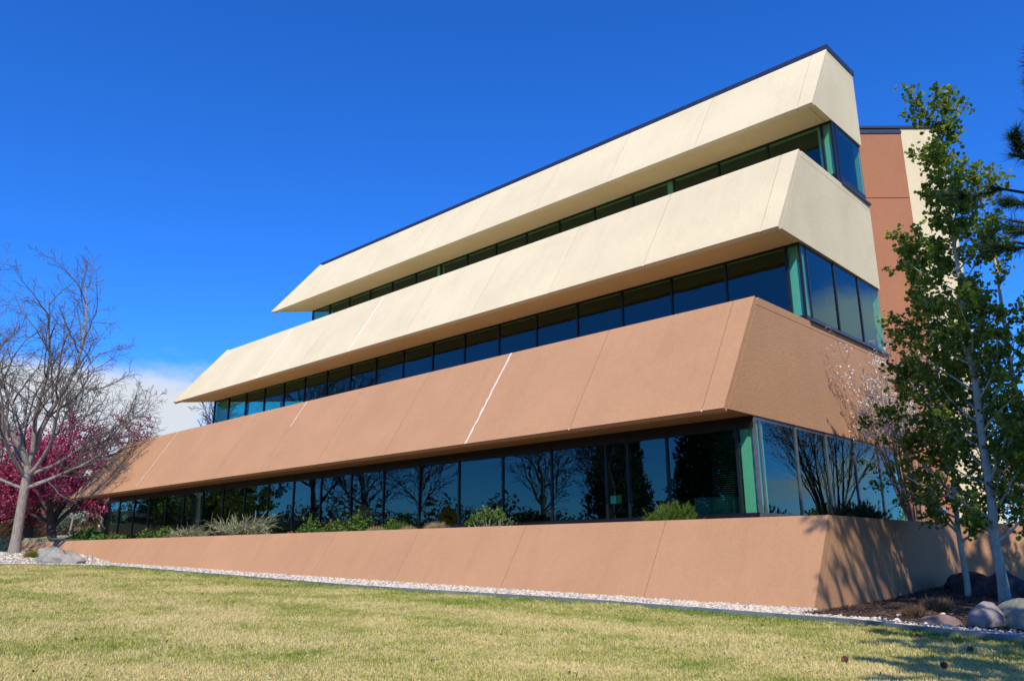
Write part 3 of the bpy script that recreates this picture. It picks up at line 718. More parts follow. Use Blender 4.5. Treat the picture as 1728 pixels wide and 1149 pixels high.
limbs = [(0.55, 0.15, 1.0, 9.5, .17, 1.0), (-0.05, -0.3, 1.0, 11.6, .2, 1.0), (0.18, 0.35, 1.0, 11.2, .19, 1.0), (-0.6, 0.15, 1.0, 11, .18, .95), (-0.95, -0.2, .75, 9.5, .15, .9),
         (1.05, 0.95, 0.62, 7.6, .14, .86), (0.95, 0.35, .9, 8.6, .14, .95), (0.3, -0.8, .8, 8.0, .13, .88), (-0.25, 0.9, .8, 8.5, .13, .9), (0.9, 1.0, .25, 5.8, .10, .80), (-1.0, -0.9, .5, 7.5, .11, .82)]
for dx, dy, dz, ln, r, t in limbs:
    i = min(int(t*8), 8)
    grow(rng, tr[i], (dx, dy, dz), ln*.72, r*.62, LV, 1, brs)
tree_parts(big, brs, m_bark, m_twig, (14, 8, 5, 3, 3), 0.0065)

# other bare trees, light stock copied around (west edge, and the ones mirrored in the glass)
def bare_stock(seed, h, name='bare_tree', spread=(25, 55), rmin=0.012, dark=False, n2=(9, 12)):
    rng = np.random.default_rng(seed)
    lv = [dict(seg=9, wob=.05, up=.03, n=(9, 11), t0=.25, ang=spread, lr=.62, rr=.5, tip=.25),
          dict(seg=8, wob=.1, up=.05, n=n2, t0=.15, ang=(25, 50), lr=.5, rr=.5, tip=.3),
          dict(seg=6, wob=.13, up=.03, n=(6, 8), t0=.15, ang=(25, 55), lr=.5, rr=.5, tip=.4),
          dict(seg=4, wob=.15, up=.02, n=0, t0=.15, ang=(25, 60), lr=.48, rr=.55, tip=.5)]
    brs = grow(rng, (0, 0, -0.2), (0.02, 0.02, 1), h*0.8, h*0.018, lv)
    root = empty(name)
    mt = m_bark_d if dark else m_bark; mw = m_bark_d if dark else m_twig
    tubes([b for b in brs if b[0] == 0], (9,)).build('trunk', mt, root, True)
    o = tubes([b for b in brs if b[0] >= 1], (9, 5, 3, 3), rmin).build('crown', mw, root, True); o['kind'] = 'stuff'
    return root
far_spots = [(-62, 20, 13.0, 'tall leafless tree rising behind the pink crabapples, left of the building corner'),
             (-56.5, 25.5, 10.2, 'leafless tree showing just above the left tip of the brown band'),
             (-57, 30.5, 9.0, 'small leafless tree showing between the brown band and the first cream band'),
             (-73, 12, 14.5, 'tall leafless tree far behind the big grey tree'),
             (-70, 5.5, 12.0, 'leafless tree at the far left edge behind the brown thicket')]
bs = bare_stock(21, 10, rmin=0.017); bs2 = bare_stock(35, 10, rmin=0.017, spread=(20, 42))
for i, (x, y, h, lab) in enumerate(far_spots):
    o = (bs, bs2)[i] if i < 2 else copy_tree((bs, bs2)[i % 2])
    o.location = (x, y, gz(x, y)); o.scale = (h/10,)*3; o.rotation_euler = (0, 0, i*1.7); tag(o, lab, 'tree', 'leafless trees west of the building')
# mirrored in the glazing, standing across the lawn outside the frame
bd_ = bare_stock(77, 10, dark=True, spread=(35, 65), rmin=0.014)
refl = [(-29.5, -8.6, 11, 'dark spreading leafless tree mirrored in the middle of the ground floor glass'), (-21.5, -24, 10, 'leafless tree across the lawn mirrored beside the flowering planter bushes'),
        (-15.5, -28, 11, 'leafless tree across the lawn mirrored left of the evergreen'), (-46, -24, 12, 'tall leafless tree mirrored in the left ground floor glass'), (-34, -40, 12, 'leafless tree far across the lawn mirrored in the upper windows'),
        (-6.5, -30, 10, 'leafless tree mirrored between the two evergreens'), (-62, -34, 14, 'leafless tree mirrored at the far left windows'),
        (-19.6, -15.6, 9, 'forked leafless tree mirrored right of the stemmy planter bush'), (-28.5, -14.5, 9, 'leafless tree mirrored above the dry grass mounds'), (-11, -22, 8, 'small leafless tree mirrored beside the dwarf mugo pine')]
for i, (x, y, h, lab) in enumerate(refl):
    o = bd_ if i == 0 else copy_tree((bd_, bs, bs2)[i % 3])
    o.location = (x, y, gz(x, y)); o.scale = (h/10,)*3; o.rotation_euler = (0, 0, i*2.1); tag(o, lab, 'tree', 'trees mirrored in the glass')

# ---------------------------------------------------------------- leafy and blossoming trees
def blossom_tree(name, loc, seed, h, dens, mat, size, label, group=None, trunkm=None, spread=(30, 68), lean=(0, 0), lr0=3.6):
    rng = np.random.default_rng(seed)
    lv = [dict(seg=5, wob=.06, up=.0, n=(7, 9), t0=.55, ang=spread, lr=lr0, rr=.62, tip=.75),
          dict(seg=8, wob=.1, up=.05, n=(8, 10), t0=.2, ang=(25, 60), lr=.5, rr=.5, tip=.3),
          dict(seg=6, wob=.15, up=.02, n=(5, 7), t0=.1, ang=(25, 65), lr=.5, rr=.5, tip=.4),
          dict(seg=4, wob=.2, up=.0, n=0, t0=.1, ang=(25, 60), lr=.5, rr=.5, tip=.5)]
    brs = grow(rng, (0, 0, -0.2), (lean[0], lean[1], 1), h*0.25, h*0.030, lv)
    root = empty(name, loc); tag(root, label, 'tree', group)
    tubes([b for b in brs if b[0] == 0], (10,)).build('trunk', trunkm or m_bark_d, root, True)
    for b in brs:
        if b[0] == 1: tubes([b], (6, 6)).build('limb', trunkm or m_bark_d, root, True)
    o = tubes([b for b in brs if b[0] >= 2], (4, 4, 3, 3), 0.008).build('twigs', trunkm or m_bark_d, root, True); o['kind'] = 'stuff'
    P = along(brs, 2, dens, rng, 0.10)
    o = link('crown', leafmesh('crown', P, size, mat, rng, 'petal'), root); o['kind'] = 'stuff'
    return root
def bgp(px, d, y=905):
    """ground point seen in image column px at distance d"""
    v = F+R2*((px-864)/fpx)+U2*((574.5-y)/fpx); h = Vector((v.x, v.y)).normalized()*d
    x, y_ = CAM.x+h.x, CAM.y+h.y; return (x, y_, gz(x, y_))
blossom_tree('crabapple_tree', bgp(92, 49), 3, 8.6, 34, m_magenta, 0.105, 'magenta-blossomed crabapple with a dark forked trunk, in front of the parked car', 'magenta crabapples behind the wall')
blossom_tree('crabapple_tree', bgp(50, 53), 5, 9.2, 34, m_magenta, 0.105, 'magenta-blossomed crabapple directly behind the big grey trunk', 'magenta crabapples behind the wall')
blossom_tree('crabapple_tree', bgp(185, 53), 8, 7.6, 34, m_magenta, 0.105, 'magenta-blossomed crabapple partly hidden behind the left corner of the building', 'magenta crabapples behind the wall')
blossom_tree('crabapple_tree', bgp(-12, 52), 14, 8.6, 30, m_magenta, 0.105, 'magenta-blossomed crabapple cut by the left edge of the photo', 'magenta crabapples behind the wall')
blossom_tree('pear_tree', bgp(72, 78), 19, 6.0, 30, m_palebl, 0.14, 'pale white-green blossoming tree glimpsed between the crabapple trunks', trunkm=m_bark)
blossom_tree('pear_tree', bgp(104, 92), 29, 5.0, 30, m_palebl, 0.16, 'smaller pale blossoming tree beside the sage green door of the far building', trunkm=m_bark)
st = bare_stock(50, 10, rmin=0.02)
for i, (px, d, h, lab) in enumerate([(117, 62, 4.4, 'young bare tree standing before the far beige building'), (169, 58, 4.6, 'young bare tree just left of the ground floor corner window')]):
    o = st if i == 0 else copy_tree(st); o.location = bgp(px, d); o.scale = (h/10,)*3; o.rotation_euler = (0, 0, i*2); tag(o, lab, 'tree')
# trees with young green leaves mirrored in the left ground floor windows
blossom_tree('leafy_tree', (-44, -8.5, gz(-44, -8.5)), 41, 8, 26, m_yellowg, 0.16, 'fresh green tree mirrored in the left ground floor windows', 'trees mirrored in the glass')
blossom_tree('leafy_tree', (-52, -15, gz(-52, -15)), 43, 9, 26, m_green, 0.18, 'dark green leafy tree mirrored at the left end of the glass', 'trees mirrored in the glass')

# ---------------------------------------------------------------- conifers
def needle_tufts(P, D, rng, n_per, ln, mat, name='crown', cone=0.9, wd=0.0028):
    """brush-like tufts of needles at points P along directions D"""
    n = len(P); P_ = np.repeat(P, n_per, axis=0); D_ = np.repeat(D, n_per, axis=0)
    d = D_*1.0+rng.normal(0, cone*0.6, P_.shape); d /= np.linalg.norm(d, axis=1)[:, None]
    base = P_-D_*rng.uniform(0, ln*0.9, (len(P_), 1)); L1 = ln*rng.uniform(.75, 1.1, (len(P_), 1))
    w_ = np.cross(d, rng.normal(0, 1, d.shape)); w_ /= np.linalg.norm(w_, axis=1)[:, None]
    V = np.stack([base-w_*wd, base+w_*wd, base+d*L1], axis=1).reshape(-1, 3)
    return npmesh(name, V, np.arange(len(V)).reshape(-1, 3), mat)
def pine(loc, seed, h, label, radius, z0f, nbr, ln, n_per, group=None, wd=0.003, dens=6.0, dark=m_needle, name='pine_tree', targets=()):
    rng = np.random.default_rng(seed); root = empty(name, loc); tag(root, label, 'tree', group)
    tr = [(0, np.array([(0.05*math.sin(i), 0.04*math.cos(i*1.3), h*i/10-0.2) for i in range(11)]), np.linspace(h*0.021, h*0.003, 11))]
    tubes(tr, (10,)).build('trunk', m_pinebark, root, True)
    brs = []; P = []; D = []
    for i in range(nbr):
        t = z0f+(1-z0f)*(i+rng.uniform(0, 1))/nbr; ph = i*2.4+rng.normal(0, .3)
        r = radius(t)*rng.uniform(.8, 1.1)
        if r < 0.3: continue
        lv = [dict(seg=7, wob=.06, up=.05, n=max(3, int(r*4.2)), t0=.22, ang=(35, 60), lr=.36, rr=.5, tip=.3), dict(seg=4, wob=.1, up=.06, n=(2, 4), t0=.3, ang=(30, 50), lr=.5, rr=.5, tip=.4), dict(seg=3, wob=.12, up=.08, n=0, t0=.2, ang=(20, 40), lr=.5, rr=.5, tip=.5)]
        brs += grow(rng, (0, 0, h*t), (math.cos(ph), math.sin(ph), 0.12+0.5*t), r, 0.016*r+0.008, lv)
    for tx, ty, tz_ in targets:
        e = np.array([tx-loc[0], ty-loc[1], tz_-loc[2]]); b0 = np.array([0, 0, e[2]-.35*math.hypot(e[0], e[1])]); dv = e-b0; r = float(np.linalg.norm(dv))
        lv = [dict(seg=8, wob=.015, up=.0, n=6, t0=.45, ang=(35, 60), lr=.17, rr=.5, tip=.35), dict(seg=4, wob=.1, up=.06, n=(2, 3), t0=.3, ang=(30, 50), lr=.5, rr=.5, tip=.4), dict(seg=3, wob=.12, up=.08, n=0, t0=.2, ang=(20, 40), lr=.5, rr=.5, tip=.5)]
        nb_ = grow(rng, b0, dv, r, 0.03, lv); brs += nb_; q = nb_[0][1]
        P.append(q[-3:]); D.append(np.repeat((q[-1]-q[-2])[None]/np.linalg.norm(q[-1]-q[-2]), 3, 0))
    for lv_, pts, rad in brs:
        if lv_ == 0: continue
        seg = np.diff(pts, axis=0); ls = np.linalg.norm(seg, axis=1)[:, None]; dd = seg/ls
        P.append(pts[1:]); D.append(dd)
        m_ = rng.uniform(0, 1, (len(seg), 1)); P.append(pts[:-1]+seg*m_); D.append(dd)
    P = np.concatenate(P); D = np.concatenate(D)
    k = rng.uniform(0, 1, len(P)) < dens; P, D = P[k], D[k]
    for b in brs:
        if b[0] == 0: tubes([b], (6,), 0.006).build('limb', m_pinebark, root, True)
    o = tubes([b for b in brs if b[0] > 0], (4, 4, 3), 0.004).build('twigs', m_pinebark, root, True); o['kind'] = 'stuff'
    o = link('crown', needle_tufts(P, D, rng, n_per, ln, dark, wd=wd), root); o['kind'] = 'stuff'
    return root
# pine whose branch tips reach into the right edge of the photo
pine((8.55, -4.6, -3.3), 5, 13.0, 'long-needled pine whose branch tips enter at the right edge in front of the aspens', lambda t: 1.7 if t < .53 else 4.1*(1-t)**0.33, 0.25, 92, 0.115, 40, wd=0.0028, dens=0.9,
     targets=[(5.78, -6.09, .30), (5.82, -6.18, -.02), (6.06, -6.19, 1.05), (5.52, -5.6, .25), (5.66, -5.89, -.32), (6.0, -6.38, .53)])
pine((8.7, -8.8, -3.3), 9, 6.6, 'short pine beside the photographer that throws shade on the lawn corner', lambda t: 2.3*(1-t)**0.4, 0.18, 44, 0.12, 40, wd=0.006, dens=0.9)
pine((8.9, -1.0, -3.2), 15, 10.5, 'pine right of the aspens, outside the photo, that shades the planter side wall', lambda t: 3.1*(1-t)**0.35, 0.18, 64, 0.12, 40, wd=0.006, dens=0.9)
# dark evergreens mirrored in the glass
def fir(loc, seed, h, r0, label):
    rng = np.random.default_rng(seed); root = empty('evergreen_tree', loc); tag(root, label, 'tree', 'trees mirrored in the glass')
    MB().tube([(0, 0, -0.2), (0, 0, h)], [h*.02, 0.02], 8).build('trunk', m_pinebark, root)
    n = int(1900*h); t = rng.uniform(0.06, 1, n)**1.15; ph = rng.uniform(0, 2*np.pi, n)
    lump = 0.78+0.22*np.sin(ph*5+t*23)+0.12*np.sin(ph*11-t*41)
    rr = r0*(1-t)**0.75*lump*rng.uniform(0.45, 1, n)**0.5+0.1
    P = np.stack([rr*np.cos(ph), rr*np.sin(ph), h*t-0.12*rr], axis=1)
    o = link('crown', leafmesh('crown', P, 0.20, m_needle, rng, 'petal'), root); o['kind'] = 'stuff'
fir((-13.6, -20.8, -3.5), 3, 11, 3.0, 'dark evergreen mirrored in the last ground floor window bay near the corner')
fir((-25, -29, -3.7), 4, 12, 3.4, 'dark evergreen farther off mirrored above the white window notice')

# ---------------------------------------------------------------- aspens beside the right end of the planter
def aspen(loc, seed, h, label, rbase, r_crown, nleaf, lean=(0, 0), z0=0.22, nbr=34):
    rng = np.random.default_rng(seed); root = empty('aspen_tree', loc); tag(root, label, 'tree', 'aspens beside the planter')
    trp = []; x = y = 0.0
    for i in range(15):
        t = i/14; trp.append((x+lean[0]*t*h, y+lean[1]*t*h, h*t-0.15)); x += rng.normal(0, .025); y += rng.normal(0, .025)
    trp = np.array(trp); rad = rbase*(1-np.linspace(0, 1, 15))**0.9+0.004; rad[0] *= 1.35
    tubes([(0, trp, rad)], (14,)).build('trunk', m_aspenbark, root, True)
    lv = [dict(seg=7, wob=.10, up=.06, n=(6, 8), t0=.22, ang=(30, 60), lr=.42, rr=.5, tip=.3), dict(seg=5, wob=.16, up=.02, n=(3, 4), t0=.2, ang=(30, 60), lr=.5, rr=.6, tip=.4), dict(seg=3, wob=.2, up=.0, n=0, t0=.2, ang=(30, 60), lr=.5, rr=.5, tip=.5)]
    brs = []
    for i in range(nbr):
        t = z0+(0.97-z0)*(i+rng.uniform(0, 1))/nbr; j = t*14; a = int(j); q = trp[a]+(trp[min(a+1, 14)]-trp[a])*(j-a); ph = i*2.4+rng.normal(0, .4)
        r = r_crown*(0.25+1.55*(1-t)**0.9*min(1, .55+(t-z0)*3))*rng.uniform(.35, 1.12)
        brs += grow(rng, q, (math.cos(ph), math.sin(ph), 0.75), r, 0.022*(1-t)+0.006, lv)
    for i in range(5): brs += grow(rng, trp[13]*(1-i/6)+trp[14]*(i/6), (math.cos(i*2.4)*.5, math.sin(i*2.4)*.5, 1), .75, .006, lv)
    for b in brs:
        if b[0] == 0: tubes([b], (6,), 0.004).build('limb', m_aspenbark, root, True)
    o = tubes([b for b in brs if b[0] > 0], (4, 3, 3), 0.0028).build('twigs', m_twig, root, True); o['kind'] = 'stuff'
    P = along(brs, 1, nleaf, rng, 0.045, 0.1)
    # leaves gather in little clusters
    C_ = P[rng.integers(0, len(P), int(len(P)*0.35))]; P = np.concatenate([P, C_+rng.normal(0, 0.035, C_.shape), C_+rng.normal(0, 0.035, C_.shape)])
    o = link('leaves', leafmesh('leaves', P, 0.066, m_aspen, rng, 'leaf'), root); o['kind'] = 'stuff'
    return root
aspen((3.65, 1.16, gz(3.65, 1.16)), 2, 8.1, 'white-barked aspen in young leaf, left of the two standing in the mulch bed', 0.072, 1.08, 25, z0=0.13, nbr=76)
aspen((4.02, 2.2, gz(4.0, 2.2)), 12, 7.0, 'white-barked aspen standing just behind and right of the front one', 0.07, 0.95, 18, z0=0.16, nbr=26)
aspen((2.75, 2.7, gz(2.75, 2.7)), 23, 6.2, 'slim young aspen behind, close to the planter side wall', 0.045, 1.15, 30, z0=0.16, nbr=44)
aspen((5.3, 3.6, gz(5.3, 3.6)), 31, 6.4, 'aspen cut by the right edge of the photo', 0.06, 0.9, 16, z0=0.2, nbr=22)

# ---------------------------------------------------------------- bare flowering shrub tree in the side planter
rng = np.random.default_rng(8); root = empty('serviceberry_shrub', (0.95, 6.5, -1.98)); tag(root, 'bare many-stemmed shrub with a few white blossoms in front of the brown end wall', 'shrub')
lvs = [dict(seg=9, wob=.05, up=.02, n=(6, 8), t0=.3, ang=(15, 38), lr=.48, rr=.5, tip=.3), dict(seg=6, wob=.1, up=.03, n=(4, 6), t0=.15, ang=(20, 45), lr=.5, rr=.5, tip=.4), dict(seg=4, wob=.12, up=.02, n=0, t0=.2, ang=(20, 40), lr=.5, rr=.5, tip=.5)]
brs = []
for i in range(22):
    ph = i*2.4; k = 0.12+0.62*((i*0.618) % 1)
    b0 = grow(rng, (0.10*math.cos(ph), 0.28*math.sin(ph), 0), (k*0.55*math.cos(ph), k*1.3*math.sin(ph)-0.22, 1), rng.uniform(2.6, 3.9), rng.uniform(.018, .032), lvs)
    tubes(b0[:1], (6,)).build('stem', m_twig_r, root, True); brs += b0
o = tubes([b for b in brs if b[0] > 0], (5, 3, 3), 0.0035).build('twigs', m_twig_r, root, True); o['kind'] = 'stuff'
P = along(brs, 2, 12, rng, 0.03, 0.4); hi = P[:, 2] > 1.9
P = P[hi & (rng.uniform(0, 1, len(P)) < 0.75)]; P = np.concatenate([P+rng.normal(0, .028, P.shape) for _ in range(3)])
o = link('blossoms', leafmesh('blossoms', P, 0.042, m_white_bl, rng, 'petal'), root); o['kind'] = 'stuff'

# ---------------------------------------------------------------- low plants in the planter
def clump(name, x0, x1, h, mat, label, kind='leaf', y=0.40, n=900, size=0.05, cat='shrub', z=None, seed=1, depth=0.28, second=None, group=None, axis='x'):
    rng = np.random.default_rng(seed); cx = (x0+x1)/2; w_ = (x1-x0)/2; z = -1.97 if z is None else z
    root = empty(name, (cx, y, z) if axis == 'x' else (y, cx, z)); tag(root, label, cat, group)
    ax = (w_, depth) if axis == 'x' else (depth, w_)
    st = MB()
    for i in range(max(6, int(w_*16))):
        a = rng.uniform(0, 6.28); q = rng.uniform(0, 1)**.5
        st.tube([(ax[0]*.25*q*math.cos(a), ax[1]*.25*q*math.sin(a), 0), (ax[0]*.55*q*math.cos(a), ax[1]*.55*q*math.sin(a), h*.5), (ax[0]*.85*q*math.cos(a), ax[1]*.85*q*math.sin(a), h*(1-.4*q*q))], [0.008, 0.006, 0.003], 4, False)
    o = st.build('stems', m_twig, root); o['kind'] = 'stuff'
    th = rng.uniform(0, 2*np.pi, n); u = rng.uniform(0, 1, n)**.5; q = rng.uniform(0.25, 1, n)**.45
    ph = np.arccos(rng.uniform(0, 1, n))
    lump = 0.85+0.20*np.sin(th*4+seed)+0.14*np.sin(th*9+ph*7+seed)
    P = np.stack([ax[0]*q*lump*np.sin(ph)*np.cos(th), ax[1]*q*lump*np.sin(ph)*np.sin(th), 0.03+h*q*lump*np.cos(ph)], axis=1)
    if kind == 'leaf': me = leafmesh('foliage', P, size, mat, rng, 'leaf')
    elif kind == 'blade':
        D = P/np.array([ax[0], ax[1], h]); D[:, 2] += .5; D /= np.linalg.norm(D, axis=1)[:, None]
        me = needle_tufts(P*0.72, D, rng, 5, size, mat, 'foliage', 0.35, 0.004)
    elif kind == 'needle':
        k = rng.uniform(0, 1, n) < .5; P = P[k]; D = P/np.array([ax[0], ax[1], h])+np.array([0, 0, .8]); D /= np.linalg.norm(D, axis=1)[:, None]
        me = needle_tufts(P, D, rng, 26, size, mat, 'foliage', .55, 0.0035)
    o = link('foliage', me, root); o['kind'] = 'stuff'
    if second:
        k = rng.integers(0, len(P), len(P)//7); o = link('blossoms', leafmesh('blossoms', P[k]*np.array([1, 1, 1.08]), size*.8, second, rng, 'petal'), root); o['kind'] = 'stuff'
    return root
def twiggy(name, x0, x1, h, label, seed, n=150, mat=m_sage, y=0.4, lo=None):
    rng = np.random.default_rng(seed); cx = (x0+x1)/2; w_ = (x1-x0)/2; root = empty(name, (cx, y, -1.97)); tag(root, label, 'shrub')
    lv = [dict(seg=5, wob=.09, up=.0, n=(4, 6), t0=.25, ang=(18, 45), lr=.45, rr=.6, tip=.4), dict(seg=3, wob=.15, up=.02, n=0, t0=.2, ang=(20, 40), lr=.5, rr=.5, tip=.5)]
    brs = []
    for i in range(n):
        a = rng.uniform(0, 6.28); q = rng.uniform(0, 1)**.6
        d = np.array([w_*1.1*q*math.cos(a), .35*q*math.sin(a), h*rng.uniform(.55, 1.1)*(1.05-.45*q)])
        brs += grow(rng, (.12*math.cos(a), .1*math.sin(a), 0), d, np.linalg.norm(d), .007, lv)
    o = tubes(brs, (4, 3), .0045).build('stems', mat, root); o['kind'] = 'stuff'
    P = along(brs, 0, 22, rng, .025); P = P[P[:, 2] < h*.62]
    o = link('foliage', leafmesh('foliage', P, .035, lo or m_sage, rng, 'leaf'), root); o['kind'] = 'stuff'
clump('juniper_shrub', -31.0, -26.2, .35, m_green, 'low spreading green juniper at the left end of the planter', n=2200, size=.09, seed=3, depth=.5, y=.45)
clump('green_shrub', -36.0, -31.6, .75, m_green, 'bright green shrub beyond the wall in front of the parked car', n=2200, size=.11, seed=23, depth=.8, y=1.6)
clump('green_shrub', -31.4, -29.2, .95, m_green, 'rounded green shrub just left of the ground floor corner window', n=1600, size=.10, seed=24, depth=.6, y=1.7)
clump('straw_clump', -28.3, -27.0, .30, m_straw, 'dry tan grass at the foot of the corner window', 'blade', n=500, size=.22, seed=31, cat='grass clump')
clump('flowering_shrub', -25.4, -24.0, .48, m_green, 'small shrub with rusty pink flowers left of the pale twiggy bushes', n=800, size=.06, seed=5, second=m_red)
clump('green_shrub', -23.9, -22.2, .50, m_green, 'bright green rounded shrub left of the pale twiggy bushes', n=1300, size=.065, seed=6)
twiggy('sage_shrub', -22.2, -20.1, .50, 'smaller pale grey twiggy shrub in the planter', 7, 80)
twiggy('sage_shrub', -19.2, -15.8, .70, 'larger pale grey twiggy shrub in the planter', 9, 105, lo=m_sage)
clump('heather_clump', -14.75, -14.3, .16, m_red, 'tiny purplish clump at the foot of the rose bushes', n=220, size=.035, seed=8, depth=.15, cat='plant')
clump('rose_shrub', -14.2, -12.9, .30, m_green, 'low dark-leaved rose bush, leftmost of the three', n=900, size=.055, seed=10, group=None)
clump('rose_shrub', -13.9, -13.0, .66, m_green, 'upright sparse rose bush with yellowish shoots', n=420, size=.055, seed=17, depth=.22)
clump('rose_shrub', -12.9, -11.6, .42, m_green, 'middle rose bush with rusty seed heads', n=1000, size=.055, seed=11, second=m_red)
clump('rose_shrub', -11.9, -10.5, .62, m_green, 'tall arching dark green rose bush, rightmost of the three', n=1300, size=.055, seed=12)
clump('grass_mound', -10.9, -9.9, .19, m_straw, 'dry tan grass mound beside the iris', 'blade', n=500, size=.16, seed=13, cat='grass clump')
clump('iris_clump', -9.9, -9.0, .30, m_green, 'fresh green iris leaves between two dry mounds', 'blade', n=240, size=.26, seed=14, cat='plant', depth=.2)
clump('grass_mound', -9.5, -8.7, .15, m_straw, 'small dry tan mound touching the iris leaves', 'blade', n=400, size=.15, seed=15, cat='grass clump')
clump('green_shrub', -10.35, -9.7, .38, m_green, 'small leafy plant behind the iris', n=420, size=.05, seed=25, y=.6, depth=.2)
clump('grass_mound', -8.55, -7.55, .24, m_straw, 'dry grass mound with green tips, alone left of the stemmy bush', 'blade', n=560, size=.17, seed=16, cat='grass clump')
# stemmy bush with bare cut stems below and green tips above
rng = np.random.default_rng(44); root = empty('stemmy_shrub', (-6.25, .4, -1.97)); tag(root, 'shrub with pale cut stems below and fresh green tips above', 'shrub')
mb = MB(); P = []
for i in range(62):
    x = rng.uniform(-.55, .55); yy = rng.uniform(-.22, .22); q = 1-(x/.7)**2; hh = .50*q*rng.uniform(.55, 1.05)
    mb.tube([(x*.75, yy*.6, 0), (x*1.1+rng.normal(0, .03), yy, max(.12, hh))], [.009, .006], 5)
    if rng.uniform() < .75:
        for j in range(22): P.append((x*1.1+rng.normal(0, .035), yy+rng.normal(0, .035), max(.12, hh)*rng.uniform(.72, 1.0)+rng.normal(.03, .03)))
mb.build('stems', m_sage, root)['kind'] = 'stuff'
link('foliage', leafmesh('foliage', np.array(P), .045, m_green, rng, 'leaf'), root)['kind'] = 'stuff'
clump('mugo_pine', -2.05, -.85, .40, m_mugo, 'bright green dwarf mugo pine on top of the retaining wall near the corner', 'needle', n=760, size=.075, seed=18, depth=.34)
clump('mugo_pine', 1.75, 4.4, .42, m_needle, 'dark low mugo pine in the side planter by the end windows', 'needle', n=1500, size=.08, seed=19, depth=.45, y=.95, axis='y')
clump('blue_spruce_shrub', -37.5, -31.2, .72, m_spruce, 'low blue-grey spruce at the left edge behind the big trunk', 'needle', n=2400, size=.14, seed=20, y=-2.2, z=gz(-34, -2.2)-.05, depth=.9)
clump('straw_clump', -44, -37.8, .75, m_straw, 'straw coloured ornamental grass behind the blue spruce', 'blade', n=2200, size=.35, seed=33, y=1.5, z=gz(-41, 1.5)-.05, depth=.8, cat='grass clump')
clump('daylily_clump', -26.9, -25.8, .34, m_yellowg, 'yellow-green lily leaves in the gravel between trunk and boulder', 'blade', n=420, size=.28, seed=21, y=-2.9, z=gz(-26.3, -2.9), depth=.4, cat='plant')
clump('daylily_clump', -26.9, -26.0, .26, m_yellowg, 'smaller yellow-green clump behind the boulder', 'blade', n=260, size=.24, seed=22, y=-1.7, z=gz(-26.3, -1.7), depth=.3, cat='plant')
# brown thicket at the far left
rng = np.random.default_rng(6)
for i, (px, d, h) in enumerate([(8, 66, 4.6), (28, 74, 4.2), (-25, 64, 5)]):
    x, y, z = bgp(px, d); root = empty('thicket_shrub', (x, y, z))
    tag(root, ['dense brown leafless thicket at the left edge below the crabapples', 'brown leafless thicket right of the big trunk base, farther off', 'brown leafless thicket cut by the left edge'][i], 'shrub')
    n = 5200; th = rng.uniform(0, 6.28, n); q = rng.uniform(.3, 1, n)**.4; ph = np.arccos(rng.uniform(0, 1, n))
    P = np.stack([2.6*q*np.sin(ph)*np.cos(th), 2.6*q*np.sin(ph)*np.sin(th), h*q*np.cos(ph)*.95+.1], axis=1)
    D = P/np.array([2.6, 2.6, h])+np.array([0, 0, .6]); D /= np.linalg.norm(D, axis=1)[:, None]
    link('twigs', needle_tufts(P, D, rng, 3, .7, m_hedge, 'twigs', .5, .012), root)['kind'] = 'stuff'

for i, (x, y, h, mt) in enumerate([(-1.2, 24.0, 3.0, m_hedge), (1.6, 25.5, 2.4, m_green), (4.6, 26, 3.2, m_hedge), (8.5, 24, 2.6, m_green)]):
    rng = np.random.default_rng(90+i); root = empty('garden_shrub', (x, y, gz(x, y))); tag(root, ['brown shrub behind the garden wall, right of the tower edge', 'green shrub behind the garden wall under the aspens', 'brown shrub behind the garden wall near the right edge', 'green shrub behind the garden wall cut by the right edge'][i], 'shrub')
    n = 2200; th = rng.uniform(0, 6.28, n); q = rng.uniform(.3, 1, n)**.4; ph = np.arccos(rng.uniform(0, 1, n)); lump = .85+.25*np.sin(th*5+i)
    P = np.stack([1.7*q*lump*np.sin(ph)*np.cos(th), 1.7*q*lump*np.sin(ph)*np.sin(th), h*q*np.cos(ph)+.1], axis=1)
    link('foliage', leafmesh('foliage', P, .16, mt, rng, 'petal'), root)['kind'] = 'stuff'

# ---------------------------------------------------------------- rocks
def rock(name, loc, size, mat, label, seed, rz=0, group=None, rough=.28, sub=4):
    bm = bmesh.new(); bmesh.ops.create_icosphere(bm, subdivisions=sub, radius=1); o3 = Vector((seed*7.3, seed*3.1, seed*1.7))
    for v in bm.verts:
        n0 = v.co.normalized(); q = mnoise.noise(n0*1.1+o3)*rough*1.7+mnoise.noise(n0*2.7+o3)*rough*.6+mnoise.noise(n0*7+o3)*rough*.16
        c = n0*(1+q)
        for ax in (Vector((.5, .6, .62)), Vector((-.7, .2, .5)), Vector((.1, -.8, .45)), Vector((.8, -.4, .3))):   # broken flat faces
            ax = (ax+o3*.01).normalized(); dd = c.dot(ax)
            if dd > .82: c = c-ax*(dd-.82)*.85
        c = Vector((c.x, c.y, c.z if c.z > -.35 else -.35+(c.z+.35)*.2)); v.co = Vector((c.x*size[0], c.y*size[1], c.z*size[2]))
    me = bpy.data.meshes.new(name); bm.to_mesh(me); bm.free(); me.materials.append(mat); me.polygons.foreach_set('use_smooth', [True]*len(me.polygons))
    o = link(name, me, None, loc, rz); tag(o, label, 'rock', group); return o
rock('boulder', (-24.35, -2.55, gz(-24.3, -2.5)+.10), (1.02, .62, .47), m_rock_grey, 'large grey-blue boulder lying on the gravel beside the big bare tree', 3, R(15))
rock('boulder', (4.36, -2.72, -3.16), (.22, .16, .18), m_rock_purple, 'purplish grey smooth boulder at the lawn corner, left of the olive one', 5, R(60), rough=.14)
